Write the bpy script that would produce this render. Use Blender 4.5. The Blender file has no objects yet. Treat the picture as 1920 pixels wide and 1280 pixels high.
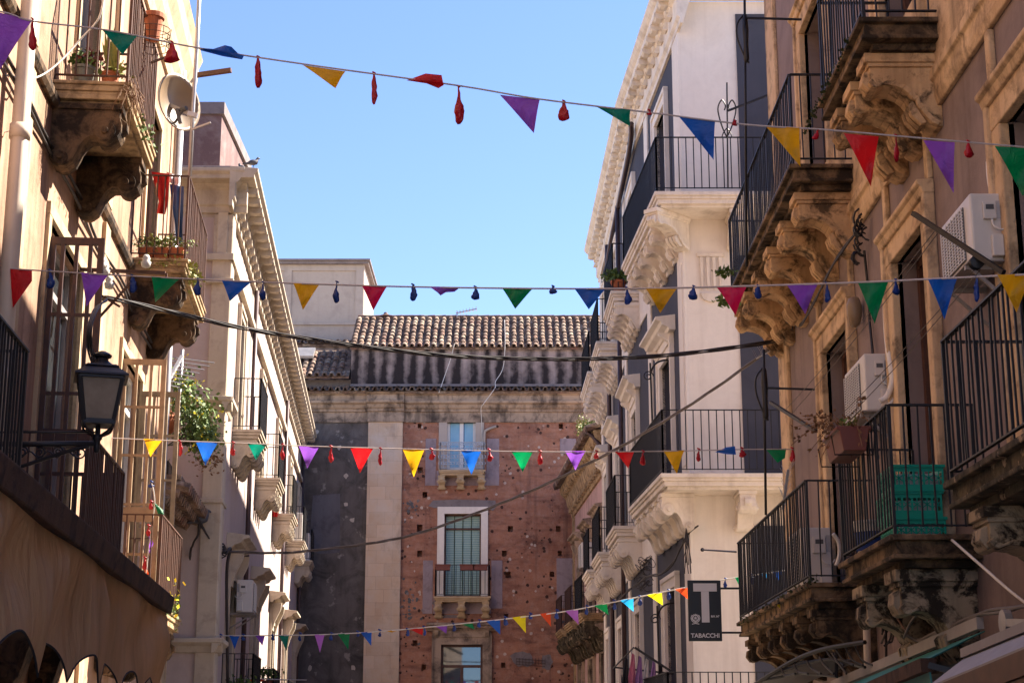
import bpy, bmesh, math, random
from mathutils import Vector, Matrix
random.seed(7)
PI = math.pi
sc = bpy.context.scene
COL = sc.collection
FPX = 3100.0
TILT = math.atan(770 / FPX)
CT, ST = math.cos(TILT), math.sin(TILT)
CAMZ = 1.6

def ray(px, py):
    u = (px - 960) / FPX; v = (640 - py) / FPX
    return Vector((u, CT - v * ST, ST + v * CT))
def P(px, py, z):
    """photo pixel at distance z along the optical axis -> world point"""
    return Vector((0, 0, CAMZ)) + ray(px, py) * z
def atY(px, py, Y):
    r = ray(px, py); return Vector((0, 0, CAMZ)) + r * (Y / r.y)

class Frame:
    """vertical facade: s along it, o outwards to the street, z up"""
    def __init__(self, ox, oy, dx, dy, out):
        self.O = Vector((ox, oy)); self.d = Vector((dx, dy)).normalized()
        n = Vector((-self.d.y, self.d.x))
        if n.dot(Vector(out)) < 0: n = -n
        self.n = n
    def W(self, s, o, z):
        p = self.O + self.d * s + self.n * o
        return Vector((p.x, p.y, z))
    def hit(self, px, py, o=0.0):
        r = ray(px, py); n = self.n
        base = self.O + n * o
        t = base.dot(n) / (r.x * n.x + r.y * n.y)
        w = r * t
        s = (Vector((w.x, w.y)) - self.O).dot(self.d)
        return s, w.z + CAMZ
    def sz(self, px, o=0.0, z=None):
        return self.hit(px, 900, o)[0]

class MB:
    def __init__(self): self.v = []; self.f = []
    def add(self, vs, fs):
        b = len(self.v); self.v += [Vector(p) for p in vs]
        self.f += [[b + i for i in f] for f in fs]
        return self
    def hexa(self, p):
        return self.add(p, [(0,1,2,3),(7,6,5,4),(0,4,5,1),(1,5,6,2),(2,6,7,3),(3,7,4,0)])
    def box(self, F, s0, s1, o0, o1, z0, z1):
        return self.hexa([F.W(s0,o0,z0),F.W(s1,o0,z0),F.W(s1,o1,z0),F.W(s0,o1,z0),
                          F.W(s0,o0,z1),F.W(s1,o0,z1),F.W(s1,o1,z1),F.W(s0,o1,z1)])
    def wbox(self, x0,x1,y0,y1,z0,z1):
        return self.hexa([(x0,y0,z0),(x1,y0,z0),(x1,y1,z0),(x0,y1,z0),(x0,y0,z1),(x1,y0,z1),(x1,y1,z1),(x0,y1,z1)])
    def loft(self, A, B):
        n = len(A)
        return self.add(list(A)+list(B), [list(range(n))[::-1], [n+i for i in range(n)]] + [(i,(i+1)%n,n+(i+1)%n,n+i) for i in range(n)])
    def prism(self, F, prof, s0, s1):          # profile (o,z) swept along s
        return self.loft([F.W(s0,o,z) for o,z in prof], [F.W(s1,o,z) for o,z in prof])
    def prism_s(self, F, prof, o0, o1):        # profile (s,z) given thickness in o
        return self.loft([F.W(s,o0,z) for s,z in prof], [F.W(s,o1,z) for s,z in prof])
    def prism_h(self, prof, z0, z1):
        return self.loft([(x,y,z0) for x,y in prof], [(x,y,z1) for x,y in prof])
    def tube(self, path, r, n=6, cap=True):
        path = [Vector(p) for p in path]; m = len(path)
        rs = r if isinstance(r,(list,tuple)) else [r]*m
        vs = []; prev = None
        for i,p in enumerate(path):
            t = (path[min(i+1,m-1)] - path[max(i-1,0)])
            t = t.normalized() if t.length > 1e-9 else Vector((0,0,1))
            if prev is None:
                a = Vector((0,0,1)) if abs(t.z) < .9 else Vector((1,0,0))
                e = t.cross(a).normalized()
            else:
                e = (prev - t*prev.dot(t))
                e = e.normalized() if e.length > 1e-6 else t.orthogonal().normalized()
            prev = e; g = t.cross(e)
            for k in range(n):
                a = 2*PI*k/n
                vs.append(p + (e*math.cos(a) + g*math.sin(a))*rs[i])
        fs = [(i*n+k, i*n+(k+1)%n, (i+1)*n+(k+1)%n, (i+1)*n+k) for i in range(m-1) for k in range(n)]
        if cap: fs += [list(range(n))[::-1], [(m-1)*n+k for k in range(n)]]
        return self.add(vs, fs)
    def bar(self, a, b, w, h=None):
        """square bar between two points"""
        a, b = Vector(a), Vector(b); h = h or w
        t = (b-a).normalized(); up = Vector((0,0,1)) if abs(t.z) < .95 else Vector((0,1,0))
        e = t.cross(up).normalized()*w/2; g = e.cross(t).normalized()*h/2
        return self.hexa([a-e-g,a+e-g,a+e+g,a-e+g,b-e-g,b+e-g,b+e+g,b-e+g])
    def lathe(self, c, prof, n=12, M=None):
        c = Vector(c); vs = []; m = len(prof)
        for r,z in prof:
            for k in range(n):
                a = 2*PI*k/n; q = Vector((r*math.cos(a), r*math.sin(a), z))
                if M is not None: q = M @ q
                vs.append(c+q)
        fs = [(i*n+k, i*n+(k+1)%n, (i+1)*n+(k+1)%n, (i+1)*n+k) for i in range(m-1) for k in range(n)]
        fs += [list(range(n))[::-1], [(m-1)*n+k for k in range(n)]]
        return self.add(vs, fs)
    def ball(self, c, r, M=None, n=10, m=7, sx=1, sy=1, sz=1):
        c = Vector(c); vs = []
        for i in range(m+1):
            b = PI*i/m - PI/2
            for k in range(n):
                a = 2*PI*k/n
                rr = max(math.cos(b), .02)
                q = Vector((r*sx*rr*math.cos(a), r*sy*rr*math.sin(a), r*sz*math.sin(b)))
                if M is not None: q = M @ q
                vs.append(c+q)
        fs = [(i*n+k, i*n+(k+1)%n, (i+1)*n+(k+1)%n, (i+1)*n+k) for i in range(m) for k in range(n)]
        fs += [list(range(n))[::-1], [m*n+k for k in range(n)]]
        return self.add(vs, fs)
    def leaf(self, c, size, spread=1.0, nrm=None):
        c = Vector(c)
        a = Vector((random.gauss(0,1),random.gauss(0,1),random.gauss(0,1))).normalized()
        b = a.orthogonal().normalized(); b.rotate(Matrix.Rotation(random.random()*6.3,3,a))
        w = a.cross(b)*size*.32*spread; L = b*size
        return self.add([c, c+L*.5+w, c+L, c+L*.5-w], [(0,1,2,3)])
    def build(self, name, mat, parent=None, label=None, smooth=False, bevel=0, origin=None, recalc=True, auto=False):
        off = Vector((0,0,0)); par = parent
        if parent is not None:
            off = Vector(parent['_w']) if '_w' in parent else Vector((0,0,0))
            if origin is None: o0 = off
            else: o0 = Vector(origin)
        else:
            if origin is None and self.v:
                xs=[p.x for p in self.v]; ys=[p.y for p in self.v]; zs=[p.z for p in self.v]
                origin = ((min(xs)+max(xs))/2,(min(ys)+max(ys))/2,min(zs))
            o0 = Vector(origin or (0,0,0))
        me = bpy.data.meshes.new(name)
        me.from_pydata([tuple(p-o0) for p in self.v], [], self.f)
        if recalc or bevel:
            bm = bmesh.new(); bm.from_mesh(me)
            bmesh.ops.recalc_face_normals(bm, faces=bm.faces)
            bm.to_mesh(me); bm.free()
        me.materials.append(mat)
        if smooth:
            me.polygons.foreach_set('use_smooth', [True]*len(me.polygons))
        ob = bpy.data.objects.new(name, me); COL.objects.link(ob)
        ob.location = o0 - off if parent is not None else o0
        if parent is not None: ob.parent = parent
        ob['_w'] = tuple(o0)
        if label: ob['label'] = label
        if bevel:
            md = ob.modifiers.new('bevel','BEVEL'); md.width = bevel; md.segments = 2; md.limit_method='ANGLE'; md.angle_limit = .7
        return ob

def thing(name, label, cat, loc, group=None):
    o = bpy.data.objects.new(name, None); COL.objects.link(o)
    o.location = loc; o['_w'] = tuple(loc); o.empty_display_size = .1
    o['label'] = label; o['category'] = cat
    if group: o['group'] = group
    return o
def tag(o, label, cat, group=None):
    o['label'] = label; o['category'] = cat
    if group: o['group'] = group
    return o
def structure(o): o['kind'] = 'structure'; return o
def copy_tree(o, parent=None):
    c = o.copy(); COL.objects.link(c); c.parent = parent
    for ch in [k for k in COL.objects if k.parent == o]:
        copy_tree(ch, c)
    return c

# ------------------------------------------------------------------ materials
def s2l(c):
    return tuple(((x/255)/12.92 if x/255 <= .04045 else ((x/255+.055)/1.055)**2.4) for x in c)
class NT:
    def __init__(self, name):
        self.m = bpy.data.materials.new(name); self.m.use_nodes = True
        self.t = self.m.node_tree; self.n = self.t.nodes; self.l = self.t.links
        self.b = self.n['Principled BSDF']
        self.g = self.n.new('ShaderNodeNewGeometry')
    def mapping(self, sc_, loc=(0,0,0)):
        mp = self.n.new('ShaderNodeMapping'); mp.inputs['Scale'].default_value = sc_; mp.inputs['Location'].default_value = loc
        self.l.new(self.g.outputs['Position'], mp.inputs['Vector']); return mp.outputs['Vector']
    def noise(self, scale, detail=5, rough=.55, vec=None, lo=.35, hi=.65, dist=0):
        x = self.n.new('ShaderNodeTexNoise'); x.inputs['Scale'].default_value = scale
        x.inputs['Detail'].default_value = detail; x.inputs['Roughness'].default_value = rough; x.inputs['Distortion'].default_value = dist
        self.l.new(vec or self.g.outputs['Position'], x.inputs['Vector'])
        r = self.n.new('ShaderNodeMapRange'); r.inputs['From Min'].default_value = lo; r.inputs['From Max'].default_value = hi
        self.l.new(x.outputs['Fac'], r.inputs['Value']); return r.outputs['Result']
    def mix(self, fac, a, b, mode='MIX'):
        x = self.n.new('ShaderNodeMix'); x.data_type = 'RGBA'; x.blend_type = mode
        for s, v in ((x.inputs['Factor'], fac), (x.inputs['A'], a), (x.inputs['B'], b)):
            if hasattr(v, 'is_linked') or hasattr(v, 'links'): self.l.new(v, s)
            elif isinstance(v, (int, float)): s.default_value = v
            else: s.default_value = (*v, 1)
        return x.outputs['Result']
    def math(self, op, a, b=0.0):
        x = self.n.new('ShaderNodeMath'); x.operation = op; x.use_clamp = False
        for s, v in ((x.inputs[0], a), (x.inputs[1], b)):
            if isinstance(v, (int, float)): s.default_value = v
            else: self.l.new(v, s)
        return x.outputs[0]
    def bump(self, h, strength=.3, dist=.02):
        x = self.n.new('ShaderNodeBump'); x.inputs['Strength'].default_value = strength; x.inputs['Distance'].default_value = dist
        self.l.new(h, x.inputs['Height']); self.l.new(x.outputs['Normal'], self.b.inputs['Normal'])
    def done(self, col, rough=.85, metal=0, spec=.3):
        if hasattr(col, 'links'): self.l.new(col, self.b.inputs['Base Color'])
        else: self.b.inputs['Base Color'].default_value = (*col, 1)
        self.b.inputs['Roughness'].default_value = rough; self.b.inputs['Metallic'].default_value = metal
        self.b.inputs['Specular IOR Level'].default_value = spec
        return self.m
def plaster(name, base, alt=None, dirt=(.12,.10,.09), dirt_amt=.5, streak=.4, scale=.7, bump=.25, spots=None, sharp=.15, dlo=.5, dist=.4):
    t = NT(name); alt = alt or tuple(c*.82 for c in base)
    c = t.mix(t.noise(scale, 6, .6, lo=.3, hi=.7), base, alt)
    c = t.mix(t.math('MULTIPLY', t.noise(9, 5, .7, lo=.3, hi=.8), .35), c, tuple(x*.75 for x in base))
    d = t.noise(scale*2.2, 9, .68, lo=dlo, hi=dlo+sharp, dist=dist)
    c = t.mix(t.math('MULTIPLY', t.math('MINIMUM', t.math('MAXIMUM', d, 0), 1), dirt_amt), c, dirt)
    s = t.noise(1, 6, .6, vec=t.mapping((3.2,3.2,.22)), lo=.5, hi=.72)
    c = t.mix(t.math('MULTIPLY', s, streak), c, dirt)
    if spots:
        s2 = t.noise(scale*3.1, 8, .6, vec=t.mapping((1,1,1),(5,3,9)), lo=.6, hi=.64)
        c = t.mix(t.math('MINIMUM', s2, 1), c, spots)
    t.bump(t.noise(14, 8, .7, lo=0, hi=1), bump, .02)
    return t.done(c, .9, 0, .2)
def simple(name, col, rough=.6, metal=0, var=.25, scale=8, alt=None, bump=0, spec=.4):
    t = NT(name)
    c = t.mix(t.noise(scale, 5, .6, lo=.3, hi=.75), col, alt or tuple(x*(1-var) for x in col))
    if bump: t.bump(t.noise(scale*3, 6, .6, lo=0, hi=1), bump, .01)
    return t.done(c, rough, metal, spec)
def vinyl(name, col, trans=.55):
    t = NT(name)
    c = t.mix(t.noise(6, 3, .5), col, tuple(x*.8 for x in col))
    m = t.done(c, .38, 0, .5)
    tr = t.n.new('ShaderNodeBsdfTranslucent'); t.l.new(c, tr.inputs['Color'])
    mx = t.n.new('ShaderNodeMixShader'); mx.inputs[0].default_value = trans
    out = t.n['Material Output']
    t.l.new(t.b.outputs[0], mx.inputs[1]); t.l.new(tr.outputs[0], mx.inputs[2]); t.l.new(mx.outputs[0], out.inputs['Surface'])
    t.bump(t.noise(9, 4, .6, lo=0, hi=1, dist=1.5), .7, .03)
    return m

M = {}
M['tan'] = plaster('tan_plaster', (.48,.31,.215), (.33,.195,.125), (.14,.08,.05), .7, .75, .7, .5, dlo=.45, sharp=.25)
M['tan_light'] = plaster('pale_painted_stone', (.56,.43,.27), (.46,.33,.2), (.14,.09,.06), .4, .35, 1.2, .3)
M['cream'] = plaster('cream_stucco', (.46,.38,.32), (.38,.31,.27), (.2,.16,.14), .5, .4, .45, .25, sharp=.3)
M['pinkish'] = plaster('pale_pink_stucco', (.47,.38,.34), (.41,.32,.29), (.3,.24,.22), .3, .3, .5, .2)
M['cream_trim'] = plaster('cream_trim', (.52,.44,.34), (.44,.36,.27), (.22,.17,.13), .4, .4, 1.4, .2)
M['white'] = plaster('white_paint', (.82,.75,.665), (.77,.70,.61), (.42,.34,.27), .28, .30, .7, .04, sharp=.3)
M['white_slab'] = plaster('white_painted_stone', (.80,.72,.62), (.73,.64,.53), (.26,.19,.13), .35, .5, 1.7, .06, sharp=.25)
M['slate'] = plaster('slate_blue_paint', (.075,.078,.098), (.06,.062,.08), (.04,.04,.05), .3, .2, .6, .1)
M['mauve'] = plaster('mauve_plaster', (.27,.205,.19), (.20,.15,.14), (.085,.06,.055), .55, .5, .7, .3, sharp=.3, dlo=.48)
M['r1stone'] = plaster('ochre_limestone', (.70,.51,.32), (.50,.33,.19), (.10,.065,.04), .75, .65, 1.6, .8, dlo=.48, sharp=.18)
M['r1dirty'] = plaster('blackened_limestone', (.27,.18,.105), (.14,.09,.05), (.022,.017,.013), .95, .85, 1.8, .9, dlo=.40, sharp=.16)
M['r1corbel'] = plaster('warm_weathered_stone', (.66,.44,.24), (.44,.27,.14), (.045,.03,.02), .9, .75, 1.9, 1.0, dlo=.49, sharp=.13)
M['palestain'] = plaster('pale_stone_with_black_stains', (.42,.34,.24), (.25,.185,.12), (.018,.014,.011), .97, .6, 1.9, .8, dlo=.47, sharp=.09)
M['mossy'] = plaster('mossy_black_stone', (.16,.12,.075), (.06,.055,.032), (.015,.013,.010), .9, .5, 2.4, .9, dlo=.42, sharp=.2, spots=(.30,.22,.14))
M['l1corbel'] = plaster('old_brown_stone', (.20,.125,.07), (.085,.052,.031), (.015,.011,.009), .9, .5, 2.0, 1.0, dlo=.42, sharp=.16)
M['l1slab'] = plaster('sandy_moulded_stone', (.50,.36,.21), (.36,.24,.13), (.05,.033,.022), .8, .65, 2.0, .6, dlo=.48, sharp=.2)
M['red'] = None
M['pilaster'] = None
M['grey_plaster'] = plaster('dark_grey_plaster', (.175,.15,.135), (.095,.082,.078), (.035,.03,.028), .8, .5, .6, .6, dist=.6, sharp=.22, dlo=.46, spots=(.24,.21,.19))
M['bstone'] = plaster('stained_cornice_stone', (.46,.35,.26), (.32,.235,.17), (.04,.03,.027), .9, .9, .8, .5, dlo=.46, sharp=.2)
M['tower'] = plaster('beige_render', (.46,.39,.33), (.42,.35,.30), (.2,.16,.14), .3, .25, .5, .1)
M['patch'] = plaster('lilac_render_patch', (.36,.28,.29), (.29,.23,.24), (.14,.1,.1), .45, .3, 1.5, .3)
M['slate_patch'] = plaster('bluish_grey_patch', (.15,.14,.155), (.10,.09,.10), (.05,.045,.05), .5, .3, .8, .3)
M['cement'] = plaster('grey_cement', (.26,.22,.21), (.19,.16,.16), (.1,.08,.08), .5, .3, 2, .4)
M['roof_room'] = plaster('faded_red_render', (.20,.125,.115), (.15,.095,.09), (.30,.24,.22), .5, .3, 1.0, .4)
M['iron'] = simple('black_iron', (.012,.012,.016), .5, 0, .4, 20)
M['rust'] = simple('rusty_iron', (.06,.032,.024), .75, 0, .6, 12, alt=(.11,.048,.03))
M['rust_dark'] = simple('dark_rusted_iron', (.045,.03,.03), .6, .3, .5, 12, alt=(.10,.045,.03))
M['pipe'] = simple('brown_metal_pipe', (.075,.045,.045), .4, .3, .3, 4)
M['pipe_cream'] = simple('cream_pipe', (.62,.52,.42), .45, 0, .2, 3)
M['pipe_white'] = simple('white_plastic', (.72,.68,.62), .4, 0, .12, 6)
M['cable'] = simple('black_cable', (.035,.028,.027), .6)
M['cable_grey'] = simple('grey_cable', (.14,.12,.115), .6)
M['cable_white'] = simple('white_cable', (.72,.68,.62), .6)
M['string'] = simple('bunting_cord', (.48,.42,.40), .8)
M['string_white'] = simple('white_cord', (.72,.7,.66), .8)
M['glass'] = simple('window_glass', (.03,.035,.04), .04, 0, .2, 1, spec=.9)
M['glass_sky'] = simple('reflecting_glass', (.10,.14,.18), .02, .65, .1, 1, spec=1)
M['wood'] = simple('brown_wood', (.11,.045,.028), .5, 0, .5, 7)
M['wood_light'] = simple('worn_light_wood', (.40,.28,.17), .7, 0, .45, 6)
M['greywood'] = simple('grey_painted_wood', (.30,.27,.26), .6, 0, .25, 5)
M['white_wood'] = simple('white_frame_paint', (.74,.72,.68), .5, 0, .12, 5)
M['terracotta'] = simple('terracotta', (.42,.13,.055), .8, 0, .3, 10, bump=.2)
M['brown_plastic'] = simple('brown_plastic', (.17,.045,.028), .45, 0, .2, 6)
M['leaf'] = simple('green_leaves', (.06,.12,.022), .6, 0, .4, 12, alt=(.14,.19,.04))
M['leaf_dark'] = simple('dark_leaves', (.03,.06,.015), .6, 0, .4, 12)
M['leaf_yellow'] = simple('yellowed_leaves', (.26,.24,.05), .6, 0, .3, 12, alt=(.12,.15,.03))
M['leaf_red'] = simple('red_leaves', (.16,.03,.03), .6, 0, .4, 12)
M['dry'] = simple('dry_brown_stems', (.22,.11,.05), .8, 0, .4, 12)
M['flower'] = simple('yellow_petals', (.85,.72,.03), .6, 0, .15, 12)
M['moss'] = simple('moss', (.035,.045,.012), .9, 0, .6, 9)
M['lamp_metal'] = simple('dark_grey_lamp_metal', (.028,.028,.034), .45, .4, .3, 8)
M['canvas'] = None
M['teal'] = simple('teal_canvas', (.03,.20,.18), .7, 0, .3, 4)
M['crate'] = simple('green_plastic', (.0,.32,.22), .4, 0, .15, 5)
M['sign'] = simple('black_sign_face', (.018,.019,.022), .3, 0, .2, 4)
M['sign_white'] = simple('white_lettering', (.62,.63,.66), .4, 0, .1, 4)
M['dish'] = simple('beige_enamel', (.22,.15,.09), .4, 0, .15, 4)
M['steel'] = simple('galvanised_steel', (.42,.41,.42), .4, .6, .3, 6)
M['ac'] = simple('white_ac_casing', (.62,.58,.54), .4, 0, .12, 3)
M['ac_dark'] = simple('dark_grille', (.09,.09,.095), .5, 0, .3, 9)
M['label_grey'] = simple('pale_grey_label', (.44,.43,.43), .5)
M['pigeon'] = simple('pigeon_feathers', (.06,.06,.075), .6, 0, .5, 25)
M['blind'] = None
M['curtain'] = simple('blue_curtain', (.20,.42,.58), .7, 0, .2, 3, alt=(.30,.52,.66))
M['bounce_ground'] = plaster('pale_bounce_ground', (.44,.37,.29), (.38,.32,.25), (.2,.17,.14), .3, 0, .5, .3)  # unseen ground, made pale to throw bounce light onto the walls
M['shutterwood'] = simple('salmon_shutter', (.40,.20,.14), .6, 0, .15, 4)
M['ceramic'] = simple('white_ceramic', (.62,.58,.52), .3)
M['black_cloth'] = simple('black_cloth', (.02,.02,.028), .9)
for nm, c in dict(red_cloth=(.55,.02,.015), blue_cloth=(.02,.05,.22), denim=(.06,.12,.28), beige_cloth=(.5,.38,.28), white_cloth=(.65,.62,.62), lilac_cloth=(.4,.22,.48), pink_cloth=(.6,.2,.3)).items():
    M[nm] = simple(nm, c, .9, 0, .35, 10)
VC = dict(purple=(.30,.09,.58), orchid=(.55,.18,.68), green=(.0,.24,.075), teal=(.0,.23,.15), red=(.66,.01,.015), crimson=(.70,.01,.09),
          blue=(.01,.12,.55), yellow=(.80,.42,.01), lemon=(.95,.80,.01), cyan=(.02,.36,.75), orange=(.85,.09,.02), brightgreen=(.0,.50,.12))
for k, c in VC.items(): M['v_'+k] = vinyl(k+'_vinyl', c)
M['b_red'] = vinyl('red_balloon_rubber', (.50,.005,.02), .2)
M['b_blue'] = vinyl('blue_balloon_rubber', (.008,.045,.26), .2)

# red pitted wall
def red_mat():
    t = NT('red_pitted_render')
    c = t.mix(t.noise(.8, 9, .7, lo=.34, hi=.66), (.46,.22,.135), (.27,.12,.08))
    c = t.mix(t.math('MULTIPLY', t.noise(4, 8, .75, lo=.45, hi=.68), .75), c, (.44,.27,.205))
    c = t.mix(t.math('MULTIPLY', t.noise(1, 8, .7, vec=t.mapping((.7,1,3.6),(1,0,3)), lo=.48, hi=.62), .55), c, (.16,.075,.055))
    d = t.noise(.9, 10, .75, lo=.56, hi=.66, vec=t.mapping((1,1,1),(3,1,7)))
    c = t.mix(t.math('MULTIPLY', t.math('MINIMUM', t.math('MAXIMUM', d, 0), 1), .8), c, (.06,.038,.035))
    st = t.noise(1, 6, .65, vec=t.mapping((2.4,1,.16),(4,0,0)), lo=.56, hi=.72)
    c = t.mix(t.math('MULTIPLY', st, .6), c, (.07,.045,.04))
    def dots(scale, rad, off, zlo, zs, zoff, ysc=1):
        vo = t.n.new('ShaderNodeTexVoronoi'); vo.inputs['Scale'].default_value = scale
        t.l.new(t.mapping((1,.01,ysc), off), vo.inputs['Vector'])
        wob = t.math('MULTIPLY', t.math('SUBTRACT', t.noise(16, 3, .6, lo=0, hi=1), .5), .16)
        p = t.math('LESS_THAN', t.math('ADD', vo.outputs['Distance'], wob), rad)
        z = t.noise(zs, 3, .5, vec=t.mapping((1,1,1),zoff), lo=zlo, hi=zlo+.05)
        return t.math('MULTIPLY', p, t.math('MINIMUM', t.math('MAXIMUM', z, 0), 1))
    pit = t.math('MAXIMUM', dots(3.6,.19,(0,0,0),.42,.5,(9,0,2)), dots(5.4,.17,(3.3,0,1.7),.50,.7,(4,0,8)))
    c = t.mix(t.math('MULTIPLY', pit, .85), c, (.035,.022,.02))
    wh = dots(3.4,.17,(4.3,0,2.2),.50,.55,(2,0,6))
    c = t.mix(t.math('MULTIPLY', wh, .9), c, (.55,.45,.38))
    h = t.math('SUBTRACT', t.noise(7, 9, .75, lo=0, hi=1), t.math('MULTIPLY', pit, 1.5))
    t.bump(h, .9, .06)
    return t.done(c, .95, 0, .1)
M['red'] = red_mat()
def block_mat():
    t = NT('pale_limestone_blocks')
    br = t.n.new('ShaderNodeTexBrick')
    vm = t.n.new('ShaderNodeMapping'); vm.vector_type = 'TEXTURE'
    cx = t.n.new('ShaderNodeSeparateXYZ'); cb = t.n.new('ShaderNodeCombineXYZ')
    t.l.new(t.g.outputs['Position'], cx.inputs[0]); t.l.new(cx.outputs['X'], cb.inputs['X']); t.l.new(cx.outputs['Z'], cb.inputs['Y'])
    t.l.new(cb.outputs[0], br.inputs['Vector'])
    br.inputs['Scale'].default_value = 1; br.inputs['Brick Width'].default_value = .52; br.inputs['Row Height'].default_value = .42
    br.inputs['Mortar Size'].default_value = .006; br.inputs['Mortar Smooth'].default_value = .3
    br.inputs['Color1'].default_value = (.60,.44,.31,1); br.inputs['Color2'].default_value = (.50,.36,.25,1); br.inputs['Mortar'].default_value = (.40,.29,.21,1)
    c = t.mix(t.math('MULTIPLY', t.noise(1.2, 7, .65, lo=.42, hi=.72), .75), br.outputs['Color'], (.58,.50,.42))
    c = t.mix(t.math('MULTIPLY', t.noise(.8, 8, .7, vec=t.mapping((1,1,.6),(3,0,1)), lo=.55, hi=.68), .4), c, (.16,.12,.1))
    t.bump(t.noise(9, 7, .7, lo=0, hi=1), .35, .03)
    return t.done(c, .9, 0, .2)
M['pilaster'] = block_mat()
def stripe_mat(name, base, alt, dark):
    """wall with soot runs of uneven length below the tile channels"""
    t = NT(name)
    c = t.mix(t.noise(.8, 6, .6), base, alt)
    sx = t.n.new('ShaderNodeSeparateXYZ'); t.l.new(t.g.outputs['Position'], sx.inputs[0])
    wob = t.math('MULTIPLY', t.math('SUBTRACT', t.noise(1.3, 3, .6, lo=0, hi=1), .5), .35)
    xx = t.math('ADD', sx.outputs['X'], wob)
    per = t.math('SINE', t.math('MULTIPLY', xx, 2*PI/.49))
    nx = t.noise(1, 4, .6, vec=t.mapping((2.3,1,.05)), lo=.30, hi=.70)       # strength differs from run to run
    zz = t.math('MULTIPLY', t.math('SUBTRACT', 15.45, sx.outputs['Z']), .42)     # runs widen towards the ledge
    f = t.math('ADD', t.math('MULTIPLY', per, .42), t.math('ADD', t.math('MULTIPLY', nx, .9), t.math('SUBTRACT', zz, .30)))
    f = t.math('ADD', f, t.math('MULTIPLY', t.math('SUBTRACT', t.noise(6, 6, .7, lo=0, hi=1), .5), 1.1))
    f = t.math('MINIMUM', t.math('MAXIMUM', f, 0), 1)
    c = t.mix(t.math('MULTIPLY', f, .95), c, dark)
    t.bump(t.noise(10, 7, .7, lo=0, hi=1), .4, .03)
    return t.done(c, .95, 0, .1)
M['sooty'] = stripe_mat('soot_streaked_render', (.36,.29,.27), (.25,.2,.19), (.016,.013,.015))
def tile_mat():
    t = NT('clay_roof_tile')
    oi = t.n.new('ShaderNodeTexWhiteNoise'); oi.noise_dimensions='3D'
    sn = t.n.new('ShaderNodeVectorMath'); sn.operation='SNAP'; sn.inputs[1].default_value = (.245,.29,.2)
    t.l.new(t.g.outputs['Position'], sn.inputs[0]); t.l.new(sn.outputs[0], oi.inputs['Vector'])
    rp = t.n.new('ShaderNodeValToRGB'); e = rp.color_ramp.elements
    e[0].position=0; e[0].color=(.15,.09,.065,1); e[1].position=1; e[1].color=(.30,.22,.16,1)
    for p_, c_ in ((.35,(.28,.18,.12,1)),(.6,(.40,.31,.23,1)),(.8,(.19,.09,.065,1))):
        x = rp.color_ramp.elements.new(p_); x.color=c_
    t.l.new(oi.outputs['Value'], rp.inputs['Fac'])
    c = t.mix(t.noise(5, 8, .75, lo=.42, hi=.62), rp.outputs['Color'], (.075,.055,.048))
    t.bump(t.noise(20, 5, .7, lo=0, hi=1), .3, .02)
    return t.done(c, .9, 0, .2)
M['tile'] = tile_mat()
def canvas_mat():
    t = NT('brown_awning_canvas')
    c = t.mix(t.noise(1.6, 6, .6, vec=t.mapping((1,1,.35))), (.78,.53,.31), (.62,.40,.22))
    c = t.mix(t.math('MULTIPLY', t.noise(1, 6, .7, vec=t.mapping((3,3,.5)), lo=.5, hi=.75), .35), c, (.14,.08,.045))
    t.bump(t.noise(1, 5, .6, vec=t.mapping((4,4,.7)), lo=0, hi=1), .9, .12)
    m = t.done(c, .8, 0, .2)
    tr = t.n.new('ShaderNodeBsdfTranslucent'); t.l.new(c, tr.inputs['Color'])
    mx = t.n.new('ShaderNodeMixShader'); mx.inputs[0].default_value = .45
    t.l.new(t.b.outputs[0], mx.inputs[1]); t.l.new(tr.outputs[0], mx.inputs[2]); t.l.new(mx.outputs[0], t.n['Material Output'].inputs['Surface'])
    return m
M['canvas'] = canvas_mat()
M['awnbar'] = plaster('rusted_awning_bar', (.10,.055,.035), (.05,.028,.02), (.015,.01,.01), .8, .3, 3, .5)
def blind_mat():
    t = NT('teal_roller_blind')
    wv = t.n.new('ShaderNodeTexWave'); wv.wave_type='BANDS'; wv.bands_direction='Z'; wv.inputs['Scale'].default_value = 4.2
    t.l.new(t.g.outputs['Position'], wv.inputs['Vector'])
    c = t.mix(wv.outputs['Fac'], (.20,.34,.32), (.36,.50,.46))
    t.bump(wv.outputs['Fac'], .4, .02)
    return t.done(c, .6)
M['blind'] = blind_mat()
def lampglass():
    t = NT('frosted_lamp_glass')
    c = t.mix(t.noise(5, 6, .6), (.42,.34,.27), (.30,.23,.18))
    m = t.done(c, .35, 0, .5)
    tr = t.n.new('ShaderNodeBsdfTranslucent'); t.l.new(c, tr.inputs['Color'])
    mx = t.n.new('ShaderNodeMixShader'); mx.inputs[0].default_value = .5
    t.l.new(t.b.outputs[0], mx.inputs[1]); t.l.new(tr.outputs[0], mx.inputs[2]); t.l.new(mx.outputs[0], t.n['Material Output'].inputs['Surface'])
    return m
M['lampglass'] = lampglass()

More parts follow.
